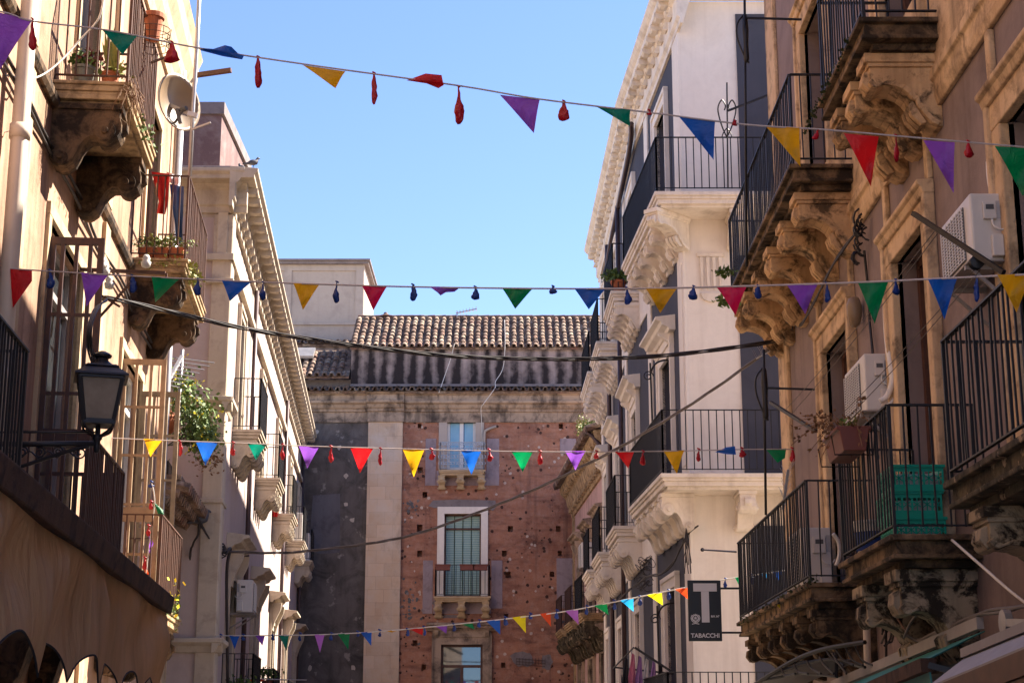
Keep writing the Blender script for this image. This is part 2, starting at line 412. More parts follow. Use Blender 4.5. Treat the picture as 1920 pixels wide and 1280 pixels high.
# ------------------------------------------------------------------ builders
def facade(F, s0, s1, z0, z1, holes, reveal=.28, depth=6.0, back=True):
    """front face with real openings and reveals, closed behind as a solid block"""
    m = MB()
    ss = sorted(set([s0, s1] + [h[0] for h in holes] + [h[1] for h in holes]))
    zs = sorted(set([z0, z1] + [h[2] for h in holes] + [h[3] for h in holes]))
    ss = [s for s in ss if s0 <= s <= s1]; zs = [z for z in zs if z0 <= z <= z1]
    for i in range(len(ss)-1):
        for j in range(len(zs)-1):
            cs, cz = (ss[i]+ss[i+1])/2, (zs[j]+zs[j+1])/2
            if any(h[0] < cs < h[1] and h[2] < cz < h[3] for h in holes): continue
            m.add([F.W(ss[i],0,zs[j]),F.W(ss[i+1],0,zs[j]),F.W(ss[i+1],0,zs[j+1]),F.W(ss[i],0,zs[j+1])], [(0,1,2,3)])
    for a,b,c,d in holes:
        r = reveal
        for q in (((a,0,c),(a,-r,c),(a,-r,d),(a,0,d)), ((b,0,c),(b,-r,c),(b,-r,d),(b,0,d)),
                  ((a,0,c),(b,0,c),(b,-r,c),(a,-r,c)), ((a,0,d),(b,0,d),(b,-r,d),(a,-r,d)), ((a,-r,c),(b,-r,c),(b,-r,d),(a,-r,d))):
            m.add([F.W(*p) for p in q], [(0,1,2,3)])
    if back:
        for q in (((s0,0,z0),(s0,-depth,z0),(s0,-depth,z1),(s0,0,z1)), ((s1,0,z0),(s1,-depth,z0),(s1,-depth,z1),(s1,0,z1)),
                  ((s0,-depth,z0),(s1,-depth,z0),(s1,-depth,z1),(s0,-depth,z1)), ((s0,0,z1),(s1,0,z1),(s1,-depth,z1),(s0,-depth,z1))):
            m.add([F.W(*p) for p in q], [(0,1,2,3)])
    return m

def offset_poly(pts, d):
    """move an open polyline's edges sideways (to its left when d>0)"""
    n = len(pts); P2 = [Vector(p) for p in pts]; out = []
    dirs = [(P2[i+1]-P2[i]).normalized() for i in range(n-1)]
    nr = [Vector((-q.y, q.x)) for q in dirs]
    for i in range(n):
        if i == 0: out.append(P2[0]+nr[0]*d)
        elif i == n-1: out.append(P2[-1]+nr[-1]*d)
        else:
            a, b = nr[i-1], nr[i]; k = (a+b); k /= max(k.dot(a), .2); out.append(P2[i]+k*d)
    return out
def inside_sign(outline, wall_pt):
    a, b = Vector(outline[1]), Vector(outline[2])
    t = b-a; n = Vector((-t.y, t.x)); return 1 if n.dot(Vector(wall_pt)-a) > 0 else -1

def slab_mesh(outline, wall, z, layers):
    m = MB(); sg = inside_sign(outline, wall[0])
    zt = z
    for th, ins in layers:
        o = offset_poly(outline, sg*ins) if ins else [Vector(p) for p in outline]
        poly = [(p.x,p.y) for p in o] + [tuple(w) for w in wall]
        m.prism_h(poly, zt-th, zt); zt -= th
    return m, zt
def rail_mesh(outline, z, h, sp=.115, bw=.015, inset=.05, mid=False, sg=1, topw=.04, skip_ends=False, jitter=0.0):
    m = MB(); o = offset_poly(outline, sg*inset)
    pts = [Vector((p.x,p.y,0)) for p in o]
    rng = list(range(len(pts)-1))
    for i in rng:
        a, b = pts[i], pts[i+1]; L = (b-a).length
        t = (b-a)/L
        m.bar(a+Vector((0,0,z+h)), b+Vector((0,0,z+h)), topw, .014)
        m.bar(a+Vector((0,0,z+.07)), b+Vector((0,0,z+.07)), .03, .012)
        if mid: m.bar(a+Vector((0,0,z+h-.14)), b+Vector((0,0,z+h-.14)), .03, .01)
        n = max(2, int(round(L/sp)))
        for k in range(n+1):
            q = a + t*(L*k/n)
            w = bw*1.7 if k in (0,n) else bw
            j = Vector((random.uniform(-1,1),random.uniform(-1,1),0))*jitter
            m.bar(q+Vector((0,0,z-.01 if k in (0,n) else z+.06)), q+j+Vector((0,0,z+h)), w)
    return m
CPROF = [(1,0),(1,-.12),(1.03,-.22),(1.03,-.36),(.98,-.46),(.88,-.53),(.76,-.52),(.66,-.46),(.57,-.47),(.49,-.55),(.43,-.66),(.39,-.78),(.34,-.9),(.25,-.985),(.14,-1),(.04,-.95),(0,-.86),(0,0)]
CP2 = [(1,0),(1,-.30),(.96,-.36),(.90,-.38),(.80,-.33),(.66,-.35),(.54,-.40),(.46,-.47),(.41,-.55),(.37,-.57),(.35,-.66),(.30,-.71),(.25,-.80),(.17,-.90),(.08,-.94),(0,-.94),(0,0)]
def corbel_mesh(F, s, z, D, H, w, o0=0.0, rich=True, cap=True):
    m = MB()
    if rich == 2:
        pr = [(o0+x*D*.97, z-.12*H+y*H*.86) for x,y in CP2]; m.prism(F, pr, s-w*.42, s+w*.42)
        # proud lower rib following the profile
        for k in range(1,len(CP2)-3):
            (x0,y0),(x1,y1) = CP2[k],CP2[k+1]
            a_, b_ = (o0+x0*D*1.0, z-.12*H+y0*H*.86), (o0+x1*D*1.0, z-.12*H+y1*H*.86)
            m.prism(F, [a_, b_, (b_[0]-.03*D-.012, b_[1]+.05*H), (a_[0]-.03*D-.012, a_[1]+.05*H)], s-w*.52, s+w*.52)
        m.box(F, s-w*.56, s+w*.56, o0, o0+D*1.05, z-.12*H, z-.002); m.box(F, s-w*.50, s+w*.50, o0, o0+D*1.0, z-.17*H, z-.12*H+.001)
        for q in (-.2,0,.2): m.prism(F, [(o0+D*.95,z-.18*H),(o0+D*1.04,z-.22*H),(o0+D*1.06,z-.34*H),(o0+D*.98,z-.44*H),(o0+D*.9,z-.42*H)], s+q*w-w*.085, s+q*w+w*.085)
        for q in (-.3,0,.3): m.prism(F, [(o0+D*.40,z-.60*H),(o0+D*.47,z-.66*H),(o0+D*.43,z-.78*H),(o0+D*.30,z-.90*H),(o0+D*.22,z-.88*H)], s+q*w-w*.11, s+q*w+w*.11)
        return m
    prof = [(o0 + x*D, z - (.10*H if cap else 0) + y*H*.9) for x, y in CPROF]
    m.prism(F, prof, s-w/2, s+w/2)
    if cap: m.box(F, s-w/2-.02, s+w/2+.02, o0, o0+D*1.04, z-.10*H, z-.002)
    if rich:
        for (cx, cy, r) in ((.80,-.38,.17),(.17,-.87,.12)):
            c = (o0+cx*D, z-.1*H+cy*H*.9); R = r*H*.95
            for k,(rr,ex) in enumerate(((R,.024),(R*.66,.038),(R*.34,.058))):
                ring = [(c[0]+rr*math.cos(a*PI/8), c[1]+rr*math.sin(a*PI/8)) for a in range(16)]
                if k == 1:
                    m.prism(F, ring, s-w/2-.012, s+w/2+.012)
                else: m.prism(F, ring, s-w/2-ex, s+w/2+ex)
        # leaf drop on the front
        m.prism(F, [(o0+D*.98,z-.16*H),(o0+D*1.10,z-.25*H),(o0+D*1.10,z-.36*H),(o0+D*.95,z-.48*H)], s-w*.22, s+w*.22)
    return m
BAL_N = [0]
def balcony(bld, F, s0, s1, D, z, corbels, rail_h=1.0, slab='white_slab', corb=None, rail='iron', H=.6, w=.16, cD=None,
            layers=((.05,0),(.05,.025),(.06,.06),(.05,.10)), sp=.115, bw=.015, outline=None, wall=None, extra=None, wo=0.0, rich=True, mid=False, jitter=0.0, label=None, name='balcony', topw=.04):
    if outline is None:
        outline = [tuple(F.W(s0,wo,0))[:2], tuple(F.W(s0,D,0))[:2], tuple(F.W(s1,D,0))[:2], tuple(F.W(s1,wo,0))[:2]]
        wall = []
        wp = [tuple(F.W((s0+s1)/2,-2,0))[:2]]
    else: wp = [wall[0]] if wall else [tuple(F.W(s0,-1,0))[:2]]
    sg = inside_sign(outline, wp[0])
    m = MB(); zt = z
    for th, ins in layers:
        o = offset_poly(outline, sg*ins) if ins else [Vector(p) for p in outline]
        # keep the wall ends on the wall
        poly = [(p.x,p.y) for p in o] + [tuple(q) for q in (wall or [])]
        m.prism_h(poly, zt-th, zt); zt -= th
    b = m.build(name, M[slab], bld, label=label, bevel=.008)
    r = rail_mesh(outline, z, rail_h, sp, bw, .05, mid, sg, jitter=jitter, topw=topw)
    if extra: extra(r)
    r.build('railing', M[rail], b)
    for c in corbels:
        if isinstance(c, tuple): Fc, cs, cd = c
        else: Fc, cs, cd = F, c, (cD or (D-.10 - wo))
        corbel_mesh(Fc, cs, zt, cd, H, w, o0=(wo if Fc is F else 0), rich=rich).build('corbel', M[corb or slab], b, bevel=.006)
    return b, zt

def surround(bld, F, s0, s1, z0, z1, w=.18, o=.06, mat='white', hood=None, name='window_surround', sill=False, inner=.03):
    m = MB()
    m.box(F, s0-w, s0, -.05, o, z0, z1); m.box(F, s1, s1+w, -.05, o, z0, z1)
    m.box(F, s0-w, s1+w, -.05, o+.003, z1, z1+w)
    if inner:
        m.box(F, s0-w-.04, s0-w+.03, 0, o+inner, z0, z1+w); m.box(F, s1+w-.03, s1+w+.04, 0, o+inner, z0, z1+w)
        m.box(F, s0-w-.04, s1+w+.04, 0, o+inner+.003, z1+w-.03, z1+w+.05)
    if hood:
        h, d = hood
        zz = z1+w+.05
        m.box(F, s0-w-.02, s1+w+.02, 0, o+.02, zz, zz+h)
        pr = [(0,zz+h),(o+.05,zz+h),(o+.08,zz+h+.05),(o+d*.6,zz+h+.09),(o+d*.7,zz+h+.15),(o+d,zz+h+.18),(o+d,zz+h+.23),(0,zz+h+.28)]
        m.prism(F, pr, s0-w-d*.8, s1+w+d*.8)
        for sc_ in (s0-w/2-.01, s1+w/2+.01):
            m.prism(F, [(0,zz+h),(o+d*.7,zz+h),(o+d*.65,zz+h*.6),(o+.10,zz-h*.1),(o+.04,zz-h*.6),(0,zz-h*.6)], sc_-.06, sc_+.06)
    if sill: m.box(F, s0-w-.06, s1+w+.06, 0, o+.1, z0-.1, z0)
    return m.build(name, M[mat], bld, bevel=.006)
def window(bld, F, s0, s1, z0, z1, o=-.16, frame='wood', pane='glass', leaves=2, transom=None, fw=.06, name='window', label=None, panel=0):
    m = MB()
    m.box(F, s0,s0+fw,o-.05,o+.03,z0,z1); m.box(F, s1-fw,s1,o-.05,o+.03,z0,z1)
    m.box(F, s0+fw,s1-fw,o-.05,o+.03,z1-fw,z1); m.box(F, s0+fw,s1-fw,o-.05,o+.03,z0,z0+fw)
    if transom: m.box(F, s0+fw,s1-fw,o-.05,o+.04,transom-fw*.6,transom+fw*.6)
    ztop = transom-fw*.6 if transom else z1-fw
    for k in range(1, leaves):
        c = s0+(s1-s0)*k/leaves; m.box(F, c-fw*.7,c+fw*.7,o-.05,o+.035,z0+fw,ztop)
    if panel: m.box(F, s0+fw, s1-fw, o-.045, o+.01, z0+fw, z0+fw+panel)
    w = m.build(name, M[frame], bld, label=label)
    g = MB(); g.box(F, s0+fw*.5, s1-fw*.5, o-.03, o-.015, z0+fw*.5, z1-fw*.5)
    g.build('pane', M[pane], w)
    return w
def catenary(a, b, sag, n=24):
    a, b = Vector(a), Vector(b)
    return [a.lerp(b, i/n) + Vector((0,0,-sag*4*(i/n)*(1-i/n))) for i in range(n+1)]
def smooth_path(pts, n=6):
    pts = [Vector(p) for p in pts]; out = []
    for i in range(len(pts)-1):
        p0 = pts[max(i-1,0)]; p1 = pts[i]; p2 = pts[i+1]; p3 = pts[min(i+2,len(pts)-1)]
        for k in range(n):
            t = k/n
            out.append(.5*((2*p1)+(-p0+p2)*t+(2*p0-5*p1+4*p2-p3)*t*t+(-p0+3*p1-3*p2+p3)*t**3))
    out.append(pts[-1]); return out
def spiral(c, e1, e2, r0, r1, turns, n=24, a0=0):
    return [Vector(c) + (Vector(e1)*math.cos(a0+2*PI*turns*i/n) + Vector(e2)*math.sin(a0+2*PI*turns*i/n))*(r0+(r1-r0)*i/n) for i in range(n+1)]
# ------------------------------------------------------------------ camera, light, sky
cam_d = bpy.data.cameras.new('camera'); cam = bpy.data.objects.new('camera', cam_d); COL.objects.link(cam)
cam.location = (0,0,CAMZ); cam.rotation_euler = (PI/2+TILT, 0, 0)
cam_d.sensor_width = 36; cam_d.lens = FPX/1920*36; cam_d.clip_end = 2000; cam_d.clip_start = .1
sc.camera = cam
SUN = Vector((.77,.40,.86)).normalized()
sd = bpy.data.lights.new('sun','SUN'); sd.energy = 5.0; sd.angle = math.radians(.5); sd.color = (1,.90,.77)
so = bpy.data.objects.new('sun', sd); COL.objects.link(so); so.location = (20,20,40)
so.rotation_euler = SUN.to_track_quat('Z','Y').to_euler()
w = bpy.data.worlds.new('World'); sc.world = w; w.use_nodes = True
wn, wl = w.node_tree.nodes, w.node_tree.links
sk = wn.new('ShaderNodeTexSky'); sk.sky_type = 'NISHITA'; sk.sun_disc = False
sk.sun_elevation = math.asin(SUN.z); sk.sun_rotation = math.atan2(SUN.x, SUN.y)
sk.air_density = 1.1; sk.dust_density = .3; sk.ozone_density = 1.6; sk.altitude = 1200
tn = wn.new('ShaderNodeMix'); tn.data_type='RGBA'; tn.blend_type='MULTIPLY'; tn.inputs['Factor'].default_value = 1; tn.inputs['B'].default_value = (.70,.73,.92,1)
wl.new(sk.outputs['Color'], tn.inputs['A']); wl.new(tn.outputs['Result'], wn['Background'].inputs['Color']); wn['Background'].inputs['Strength'].default_value = .073
sc.view_settings.view_transform = 'Standard'; sc.view_settings.look = 'None'; sc.view_settings.gamma = 1
sc.view_settings.exposure = 2.15
sc.cycles.max_bounces = 8; sc.cycles.diffuse_bounces = 5

g = MB(); g.add([(-300,-200,0),(300,-200,0),(300,600,0),(-300,600,0)], [(0,1,2,3)])
structure(g.build('ground', M['bounce_ground'], recalc=False))

# ------------------------------------------------------------------ frames (s grows away from the camera, s ~ Y)
def sideframe(px, py, z, vpx, out):
    p = P(px,py,z); r = ray(vpx,1410); d = Vector((r.x, r.y)).normalized()
    o = Vector((p.x,p.y)) - d*(p.y/d.y)
    return Frame(o.x,o.y,d.x,d.y,out)
FL1 = sideframe(237,470,21.2,670,(1,0))
FL2 = sideframe(420,700,29.2,725,(1,0))
FR1 = Frame(3.55,0,0,1,(-1,0))
A0, A1, A2 = Vector((2.98,27.3)), Vector((2.62,33.0)), Vector((2.41,43.1))
FR2a = Frame(A0.x,A0.y,(A1-A0).x,(A1-A0).y,(-1,0))
FR2b = Frame(A1.x,A1.y,(A2-A1).x,(A2-A1).y,(-1,0))
FR2n = Frame(0,27.3,1,0,(0,-1))
YB = 54.0
FB = Frame(0,YB,1,0,(0,-1))
YL2 = FL2.hit(420,700)[0]*FL2.d.y
FL2n = Frame(0,YL2,1,0,(0,-1))

# ================================================================== back building
bb = thing('palazzo','red plastered palazzo closing the end of the street, with stone pilaster and tiled roof','building',(0,YB,0))
def BZ(py, o=0): return FB.hit(960,py,o)[1]
def BX(px, py=950): return FB.hit(px,py)[0]
XL, XP0, XP1, XR = BX(470), BX(688), BX(753), 5.0
ZC0, ZC1 = BZ(792), BZ(740)
holes = []
def bh(px0,py0,px1,py1): 
    a = FB.hit(px0,py1); b = FB.hit(px1,py0); return (a[0],b[0],a[1],b[1])
w1 = bh(838,770,892,880); w2 = bh(832,963,902,1117); w3 = bh(826,1208,905,1330)
holes += [w1,w2,w3]
for (px,py,s_) in [(787,798,7),(912,799,0),(1052,799,8),(788,881,9),(797,927,9),(787,989,10),(787,1037,9),(795,1250,9),(957,991,9),(946,1037,9),(953,1077,10),(1047,991,9),(1050,1037,8),(1035,1076,8),(778,1205,9),(944,1246,8),(949,1155,8)]:
    if s_ == 0: continue
    holes.append(bh(px-s_/2-.3,py-s_*.62,px+s_/2+random.uniform(-.6,.8),py+s_*.62))
m = facade(FB, XP1, XR, 0, ZC0, holes, reveal=.3, depth=9)
wall = m.build('red_wall', M['red'], bb, recalc=False)
m = MB(); m.box(FB, XL, XP0, -9, 0, 0, ZC0); m.build('grey_wall', M['grey_plaster'], bb)
m = MB(); m.box(FB, XP0, XP1, -9, .12, 0, ZC0); m.build('pilaster', M['pilaster'], bb)
# entablature
m = MB()
h = ZC1-ZC0
def entab(m, x0, x1, e):
    prof = [(-.5,ZC0),(.06+e,ZC0),(.06+e,ZC0+h*.35),(.12+e,ZC0+h*.37),(.13+e,ZC0+h*.44),(.20+e,ZC0+h*.5),(.24+e,ZC0+h*.6),(.34+e,ZC0+h*.64),(.36+e,ZC0+h*.72),(.26+e,ZC0+h*.73),(.26+e,ZC0+h*.92),(.42+e,ZC0+h),(-.5,ZC0+h)]
    m.prism(FB, prof, x0, x1)
entab(m, XL, XP0-.05, 0); entab(m, XP1+.05, XR, 0); entab(m, XP0-.05, XP1+.05, .12)
m.build('cornice', M['bstone'], bb, bevel=.01)
def tile_roof(par, x0, x1, Y0, z0, pitch, length, name='roof', pw=.245, ex=.30, wob=.012, dirx=None):
    """barrel tiles: over-tiles and channels row by row, rising away from Y0"""
    m = MB(); n = int((x1-x0)/pw); rows = max(1,int(length/ex)); c, s = math.cos(pitch), math.sin(pitch)
    for i in range(n):
        cx = x0 + (i+.5)*pw
        for j in range(rows):
            for kind in (0,1):
                xx = cx + (0 if kind == 0 else pw/2)
                if kind == 1 and j > 0 and rows > 2: continue
                l0 = j*ex - (0.0 if kind==0 else .03); l1 = l0+ex*1.18 if kind==0 else l0+.5
                r0, r1 = .088, .070
                dz = random.uniform(-wob,wob); dx = random.uniform(-wob,wob)
                vs = []
                K = 6
                for (l, r, up) in ((l0, r0, .052), (l1, r1, .018)):
                    for q in (0,.014):
                        for k in range(K+1):
                            a = PI*k/K
                            hx = (r-q)*math.cos(a); hz = (r-q)*math.sin(a)*.95
                            if kind == 1: hz = -hz*.75 + .03
                            vs.append((xx+dx+hx, Y0 + l*c - (hz+up+dz)*s*.5, z0 + l*s + (hz+up+dz)*c))
                fs = []
                N = K+1
                for k in range(K):
                    fs.append((k,k+1,2*N+k+1,2*N+k)); fs.append((N+k,N+k+1,3*N+k+1,3*N+k)); fs.append((k,k+1,N+k+1,N+k))
                    fs.append((2*N+k,2*N+k+1,3*N+k+1,3*N+k))
                m.add(vs, fs)
    # deck under the tiles
    m.hexa([(x0,Y0+.08,z0-.06),(x1,Y0+.08,z0-.06),(x1,Y0+length*c,z0+length*s-.06),(x0,Y0+length*c,z0+length*s-.06),
            (x0,Y0+.08,z0+.01),(x1,Y0+.08,z0+.01),(x1,Y0+length*c,z0+length*s+.01),(x0,Y0+length*c,z0+length*s+.01)])
    return m.build(name, M['tile'], par)
# eaves tiles on the cornice
tile_roof(bb, XL, XR, YB-.48, ZC1+.03, .35, .6, 'eaves_tiles')
# attic wall with soot streaks
Xa0, Xa1 = BX(658,690), BX(1120,690)
za = atY(900,655,YB+.05).z
m = MB(); m.wbox(Xa0, XR, YB+.05, YB+5, ZC1-.3, za); m.build('attic_wall', M['sooty'], bb)
m = MB(); m.wbox(Xa0, XR, YB-.06, YB+.05, ZC1+.28, ZC1+.36); m.build('ledge', M['cement'], bb)
rf = tile_roof(bb, Xa0-.05, XR, YB-.15, za+.03, .62, 2.75, 'roof')
ridge = MB()
ry, rz = YB-.15+2.75*math.cos(.62), za+.03+2.75*math.sin(.62)
x = Xa0
while x < XR:
    ridge.tube([(x,ry,rz+.02+random.uniform(-.01,.01)),(x+.42,ry,rz+.035)], .085, 8); x += .38
ridge.build('ridge_tiles', M['tile'], rf)
# lower left part under the tower
zl = atY(600,712,YB+.3).z
m = MB(); m.wbox(XL, Xa0, YB+.3, YB+5, ZC1-.3, zl); m.build('side_attic_wall', M['cement'], bb)
tile_roof(bb, XL, Xa0-.05, YB-.25, zl, .62, 2.3, 'side_roof')
p0 = atY(560,690,YB+.5)
m = MB(); sx = BX(548,680); m.hexa([(sx,YB+.75,zl+.85),(sx+.6,YB+.75,zl+.85),(sx+.6,YB+1.4,zl+1.3),(sx,YB+1.4,zl+1.3),(sx,YB+.7,zl+.93),(sx+.6,YB+.7,zl+.93),(sx+.6,YB+1.35,zl+1.38),(sx,YB+1.35,zl+1.38)])
m.build('skylight', M['steel'], bb)
# fallen-off plaster edge above the grey wall
m = MB()
# windows of the palazzo
surround(bb, FB, w1[0], w1[1], w1[2], w1[3], w=.28, o=.05, mat='tower', inner=0)
window(bb, FB, w1[0], w1[1], w1[2], w1[3], o=-.12, frame='white_wood', pane='glass_sky', leaves=2, fw=.09, label='white framed window with blue curtains')
for k in (0,1):
    cx0 = w1[0]+.10+k*(w1[1]-w1[0])/2; cx1 = cx0+(w1[1]-w1[0])/2-.17
    c = MB(); 
    c.box(FB, cx0, cx1, -.145, -.128, w1[2]+.1, w1[3]-.1); c.build('curtain', M['curtain'], bb)
surround(bb, FB, w2[0], w2[1], w2[2], w2[3], w=.23, o=.07, mat='white', inner=0)
window(bb, FB, w2[0], w2[1], w2[2], w2[3], o=-.2, frame='wood', pane='blind', leaves=1, transom=BZ(990), fw=.05, label='tall window behind a pale teal blind')
bl = MB(); 
for f in (.27,.5,.73): bl.box(FB, w2[0]+(w2[1]-w2[0])*f-.012, w2[0]+(w2[1]-w2[0])*f+.012, -.215,-.19, w2[2], w2[3]-.05)
bl.build('blind_cords', M['leaf_dark'], bb)
surround(bb, FB, w3[0], w3[1], w3[2], w3[3], w=.26, o=.09, mat='bstone', hood=(.12,.26))
window(bb, FB, w3[0], w3[1], w3[2], w3[3], o=-.12, frame='wood', pane='glass_sky', leaves=2, transom=BZ(1248), fw=.07, label='dark framed window reflecting the sky')
# render patches round the windows
for (a,b,c,d,mat) in ((797,822,818,910,'patch'),(912,822,936,910,'patch'),(818,882,912,910,'patch'),(792,1050,812,1150,'patch'),(921,1050,942,1140,'patch'),(812,1118,921,1150,'patch'),(1050,822,1080,850,'patch'),(1044,1046,1075,1140,'patch')):
    q = bh(a,b,c,d); mm = MB(); mm.box(FB, q[0], q[1], -.05, .018, q[2], q[3]); mm.build('render_patch', M[mat], bb, bevel=.01)
q = bh(803,938,930,952); mm = MB()
pts = [(q[0],q[2]+.06),(q[0]+.2,q[2]),(q[1]-.3,q[2]+.02),(q[1]-.1,q[2]-.1),(q[1],q[2]+.05),(q[1]-.02,q[3]),(q[0]+.9,q[3]+.03),(q[0]+.15,q[3])]
mm.prism_s(FB, pts, -.05, .03); mm.build('render_patch', M['cement'], bb)
# crumbled white splashes with old fixings
for (px,py,n,sp) in ((768,945,22,.36),(768,1135,44,.55),(1058,1160,10,.2)):
    cx, cz = FB.hit(px,py)
    for k in range(n):
        mm = MB()
        a = cx+random.gauss(0,sp*.45); b = cz+random.gauss(0,sp*.8); r = random.uniform(.02,.07)
        pg = [(a+r*random.uniform(.5,1.1)*math.cos(t_), b+r*random.uniform(.5,1.1)*math.sin(t_)) for t_ in [i*PI/3.5 for i in range(7)]]
        mm.prism_s(FB, pg, -.02, .006+k*.0004)
        mm.build('crumbled_patch', M['ac_dark' if k%3 else 'cement'], bb)
for (px,py) in ((593,809),(649,892),(648,945),(661,974),(632,1008),(581,1252),(662,1251),(640,1190),(636,838)):
    mm = MB(); cx, cz = FB.hit(px,py)
    pg = [(cx+random.uniform(.05,.1)*math.cos(t_), cz+random.uniform(.05,.11)*math.sin(t_)) for t_ in [i*PI/4 for i in range(8)]]
    mm.prism_s(FB, pg, -.02, .008); mm.build('plaster_scar', M['tower'], bb)
q = bh(578,925,640,1038); mm = MB(); mm.prism_s(FB, [(q[0],q[2]+.1),(q[0]+.4,q[2]),(q[1],q[2]+.05),(q[1]-.04,q[3]),(q[0]+.1,q[3]-.06)], -.05, .012); mm.build('render_patch', M['slate_patch'], bb)
# big irregular stone repair low on the right
for (px,py,rx,rz_) in ((980,1235,.42,.28),(1025,1240,.2,.3),(840,1155,.5,.06)):
    mm = MB(); cx, cz = FB.hit(px,py)
    pg = [(cx+rx*random.uniform(.7,1.1)*math.cos(i*PI/8), cz+rz_*random.uniform(.7,1.1)*math.sin(i*PI/8)) for i in range(16)]
    mm.prism_s(FB, pg, -.02, .012); mm.build('render_patch', M['cement'], bb)
gr = MB(); c0 = FB.hit(968,1240); c1 = FB.hit(1022,1244)
for k in range(3): gr.bar(FB.W(c0[0],.06,c0[1]-.08+k*.09), FB.W(c1[0],.06,c1[1]-.08+k*.09), .014)
for k in range(10): gr.bar(FB.W(c0[0]+k*(c1[0]-c0[0])/9,.05,c0[1]-.1), FB.W(c0[0]+k*(c1[0]-c0[0])/9,.05,c0[1]+.12), .012)
gr.build('wall_grate', M['rust_dark'], bb)
# palazzo balconies
def bbal(px0,px1,py,corb_px,H,mat,rail,rh,name_l, orn=False):
    a = FB.hit(px0,py,.55); b = FB.hit(px1,py,.55)
    def ex(r):
        if not orn: return
        n = 15
        for k in range(n):
            x_ = a[0]+(b[0]-a[0])*(k+.5)/n
            for (zz,rr) in ((.22,.05),(.44,.06),(.68,.05),(.86,.04)):
                c = FB.W(x_, .5, a[1]+zz)
                ring = [c+Vector((rr*math.cos(t*PI/4),0,rr*math.sin(t*PI/4))) for t in range(9)]
                r.tube(ring, .011, 4, cap=False)
    bl_, zt = balcony(bb, FB, a[0], b[0], .55, a[1], [FB.hit(c,py)[0] for c in corb_px], rail_h=rh, slab=mat, rail=rail, H=H, w=.2, layers=((.06,0),(.05,.03),(.06,.07)), sp=.13 if not orn else .12, bw=.017 if not orn else .012, extra=ex, label=name_l)
    return a, b, bl_
M['blue_iron'] = simple('pale_blue_iron', (.42,.48,.56), .5, 0, .15, 8)
bbal(822,910,880,(829,864,903),.42,'tan_light','blue_iron',.92,'small balcony with pale blue ornate railing', True)
a2,b2,_ = bbal(813,920,1117,(823,866,911),.5,'tan_light','iron',1.0,'small balcony with plain black railing')
# drain pipe stub and wires on the palazzo
def wire(name, pts, r, mat, label, cat='cable', n=5, group=None, parent=None):
    mm = MB(); mm.tube(smooth_path(pts, n), r, 5)
    o = mm.build(name, M[mat], parent, smooth=True)
    if parent is None: tag(o, label, cat, group)
    return o
def fb(px,py,o=.1): s,z = FB.hit(px,py,o); return FB.W(s,o,z)
wire('drain_pipe',[fb(908,850),fb(908,815),fb(912,806),fb(930,799,.05)],.05,'tower','',parent=bb)
wire('cable',[atY(852,645,YB-.3),atY(845,672,YB-.1),atY(832,710,YB-.2),atY(823,736,YB-.5)],.012,'cable_white','short pale wire slanting down the soot streaked attic wall, left of the other')
wire('cable',[atY(946,600,YB-.3),atY(947,645,YB-.3),atY(943,690,YB-.1),atY(929,715,YB-.3),atY(928,727,YB-.5),atY(908,755,YB-.5),fb(902,765,.35),fb(903,790,.1),fb(905,850,.1)],.012,'cable_white','long pale wire wandering over the tiled roof and down beside the blue curtained window')
# tower block at left
tw = thing('roof_room','beige rendered rooftop block with dark flat roof left of the tiled roof','building',(BX(600),YB+3.2,0))
YT = YB+3.0
tx0, tx1 = atY(440,560,YT).x, atY(682,560,YT).x; tz0 = atY(600,640,YT).z-1.5; tz1 = atY(600,497,YT).z
m = MB(); m.wbox(tx0, tx1, YT, YT+4, tz0-2, tz1); m.build('wall', M['tower'], tw)
FT = Frame(0,YT,1,0,(0,-1))
m = MB()
for (px0,px1) in ((440,532),(546,664)):
    a = FT.hit(px0,605); b = FT.hit(px1,506)
    # raised border strips leaving sunk panels
    pass
zb = FT.hit(600,607)[1]
for px in (539,674): 
    c = FT.hit(px,550)[0]; m.box(FT, c-.14, c+.14, 0, .05, zb, tz1)
m.box(FT, tx0, tx1, 0, .052, tz1-.22, tz1-.004); m.box(FT, tx0, tx1, 0, .07, zb-.05, zb+.05)
m.build('wall_strips', M['tower'], tw)
m = MB(); m.wbox(tx0-.2, tx1+.16, YT-.2, YT+4.2, tz1, tz1+.10); m.wbox(tx0-.3, tx1+.22, YT-.28, YT+4.3, tz1+.10, tz1+.16); m.build('roof', M['cement'], tw)
m = MB(); m.wbox(tx0, tx1-.02, YT-.5, YT, tz0-.3, atY(600,636,YT-.5).z-.12); m.build('soot_wall', M['sooty'], tw)
tile_roof(tw, tx0, Xa0+.0, YT-.75, atY(600,640,YT-.7).z-.1, .35, .6, 'eaves_tiles')

# ================================================================== left building 2 (cream, heavy cornice)
l2 = thing('corniced_house','cream stuccoed house with long modillioned cornice on the left, beyond the tan house','building',(FL2.W(YL2,0,0)))
SN = FL2.hit(420,700)[0]; SF = 53.9
ZE2 = 11.77
DH = []
bays = [30.4,36.0,41.6,47.1,52.1]      # near ends of balconies
L2F = 7.45; L2G = 2.35
lows = []
for b_ in bays:
    DH.append((b_+.35, b_+1.25, L2F, L2F+2.3)); 
    DH.append((b_+.30, b_+1.30, L2G, L2G+2.25))
m = facade(FL2, SN, SF, 0, ZE2-.8, DH, depth=8)
m.build('wall', M['pinkish'], l2, recalc=False)
